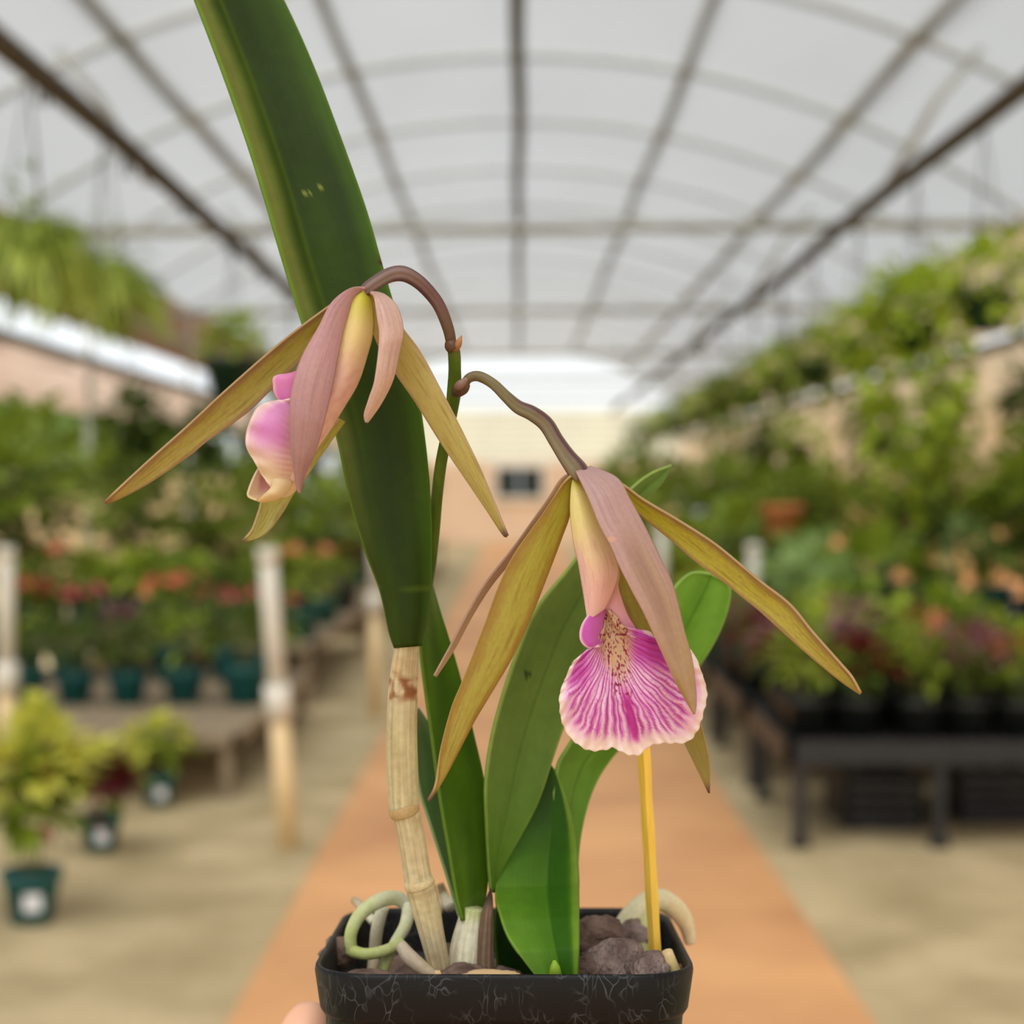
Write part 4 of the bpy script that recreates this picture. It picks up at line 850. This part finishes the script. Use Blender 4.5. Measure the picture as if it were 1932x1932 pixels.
def lip_blade():
    nu, nv = 340, 110; O = cat(OUT, nu+1); T = (1143, 1148); V, uv, cols = [], [], []
    for i in range(nu+1):
        u = i/nu; ox, oy = O[i]; L = math.hypot(ox-T[0], oy-T[1]); dx, dy = (ox-T[0])/L, (oy-T[1])/L
        mx, my = dx*.26+.15*.74, dy*.26+.97*.74; q = math.hypot(mx, my); k = .52*L*min(1, max(.4, (dy+.4)))
        cx, cy = T[0]+mx/q*k, T[1]+my/q*k
        for j in range(nv+1):
            v = .004+.996*j/nv; a, b, c = (1-v)**2, 2*v*(1-v), v*v
            x, y = a*T[0]+b*cx+c*ox, a*T[1]+b*cy+c*oy
            ax = 1148+(y-1150)*.17; s = (x-ax)/130
            d = .4385 - .0035*sst(0, .7, v) + .0035*s*s - .0028*sst(.12, .5, abs(s))*1.0 + .0022*sst(1300, 1420, y) + .0008*math.cos(s*9)*v
            d += .0010*math.sin(u*6.283*9+1)*sst(.72, 1, v) + .0003*math.sin(u*6.283*27)*sst(.3, .8, v) + .00035*math.sin(u*6.283*41)*sst(.93, 1, v)
            d -= .004*math.exp(-((x-1240)/34)**2-((y-1200)/22)**2)*.5
            r = 1.2*math.sin(u*6.283*38)*sst(.95, 1, v)
            V.append(P(x+r*dx, y+r*dy, d)); uv.append((u, v)); cols.append(lin(lipcol(u, v, x, y, L)))
    Fc = [(i*(nv+1)+j, i*(nv+1)+j+1, (i+1)*(nv+1)+j+1, (i+1)*(nv+1)+j) for i in range(nu) for j in range(nv)]
    o = mk('lip', V, Fc, M_LIP, fl2, uv=uv, cols=cols); s = o.modifiers.new('thickness', 'SOLIDIFY'); s.thickness = .0005; s.offset = 0
    tag(o, 'frilled pink lip with magenta veins')
lip_blade()
def sidelobe(u, v, x, y): return mix(mix((206, 84, 186), (226, 130, 200), u), (248, 206, 216), sst(.16, .04, u)+.9*sst(.85, .97, v))
blade('lip_lobe', [(1130, 1152), (1109, 1162), (1096, 1184), (1095, 1207), (1108, 1221), (1131, 1219)], [(1144, 1148), (1139, 1166), (1136, 1184), (1134, 1200), (1136, 1212), (1137, 1220)], [.436, .4345, .434, .434, .4355], .004, M_LIP, fl2, sidelobe, camber=.3, nv=40, nu=26, thick=.0006)
# --- yellow bamboo stake
st_top, st_bot = P(1203, 1225, .492), P(1238, 1850, .492)
def stake():
    ax = (st_top-st_bot).normalized(); s = ax.cross(Vector((0, 1, 0))).normalized(); t = ax.cross(s); V, Fc = [], []
    n = 24
    for i in range(n+1):
        c = st_bot.lerp(st_top, i/n); w = .0017*(1+.05*math.sin(i*1.3))
        for (a, b) in ((-1.15, .1), (.35, -1), (1.0, -.35), (.1, 1.1)): V.append(c+s*a*w+t*b*w)
    for i in range(n):
        for k in range(4): Fc.append((i*4+k, i*4+(k+1) % 4, (i+1)*4+(k+1) % 4, (i+1)*4+k))
    Fc += [(3, 2, 1, 0), (4*n, 4*n+1, 4*n+2, 4*n+3)]
    r = empty('plant_stake', tuple(st_bot)); tag(r, 'thin yellow split bamboo stake standing in the black pot behind the lower flower', 'stake')
    mk('stick', V, Fc, plain('yellow_bamboo', (244, 198, 74), .55, .1, 300, stretch=(1, 1, .08), bump=.3), r, False)
stake()
# --- the hand under the pot
def hand():
    M_SKIN = plain('skin', (250, 190, 158), .5, .05, 40, trans=.08, bump=.1)
    root = empty('person', tuple(PT(-.03, 0, -.12))); tag(root, 'bare hand holding the black pot from below, a sliver of thumb at the bottom edge', 'person', None)
    def sk(name, chain, branches, sub=2):
        V, E, Rr = [], [], []
        def add(seq, start=None):
            prev = start
            for (p, r) in seq:
                V.append(Vector(p)); Rr.append(r); k = len(V)-1
                if prev is not None: E.append((prev, k))
                prev = k
        add(chain)
        for (st, seq) in branches: add(seq, st)
        o0 = root_loc(root); me = bpy.data.meshes.new(name); me.from_pydata([tuple(v-o0) for v in V], E, []); me.materials.append(M_SKIN)
        o = bpy.data.objects.new(name, me); COL.objects.link(o); o.parent = root
        s = o.modifiers.new('skin', 'SKIN'); s.use_smooth_shade = True
        for i, sv in enumerate(me.skin_vertices[0].data): sv.radius = (Rr[i], Rr[i]); sv.use_root = (i == 0)
        u = o.modifiers.new('sub', 'SUBSURF'); u.levels = sub; u.render_levels = sub
        return o
    T = PT
    # 0 wrist, 1 heel, 2 palm ; forearm comes from below at the left of the camera
    chain = [(T(-.030, -.02, -.125), .024), (T(-.012, .0, -.112), .022), (T(.004, .012, -.106), .018)]
    br = [(0, [(T(-.075, -.09, -.19), .026), (T(-.12, -.18, -.27), .033)]),
          (0, [(T(-.058, -.012, -.088), .0145), (T(-.0635, .0, -.052), .0105), (T(-.0605, .010, -.031), .0090), (T(-.0575, .018, -.0235), .0072)]),   # thumb up the left side of the pot
          (2, [(T(.026, -.012, -.103), .0095), (T(.048, -.014, -.088), .0085), (T(.0545, -.012, -.066), .0078), (T(.0555, -.010, -.052), .0062)]),
          (2, [(T(.028, .006, -.104), .0098), (T(.052, .008, -.088), .0088), (T(.0575, .009, -.062), .0080), (T(.0565, .010, -.046), .0064)]),
          (2, [(T(.024, .024, -.104), .0095), (T(.046, .030, -.089), .0085), (T(.0535, .031, -.066), .0077), (T(.0545, .031, -.050), .0062)]),
          (2, [(T(.012, .036, -.105), .0088), (T(.030, .047, -.092), .0076), (T(.041, .052, -.074), .0070), (T(.044, .052, -.060), .0056)])]
    sk('hand', chain, br)
    nail = []
    for i in range(5):
        for j in range(5):
            a, b = (i/4-.5), (j/4-.5); nail.append(T(-.0682+.0006*math.cos(a*3), .012+a*.007, -.034+b*.009))
    mk('thumbnail', nail, [(i*5+j, i*5+j+1, (i+1)*5+j+1, (i+1)*5+j) for i in range(4) for j in range(4)], plain('nail', (252, 206, 186), .3), root)
hand()
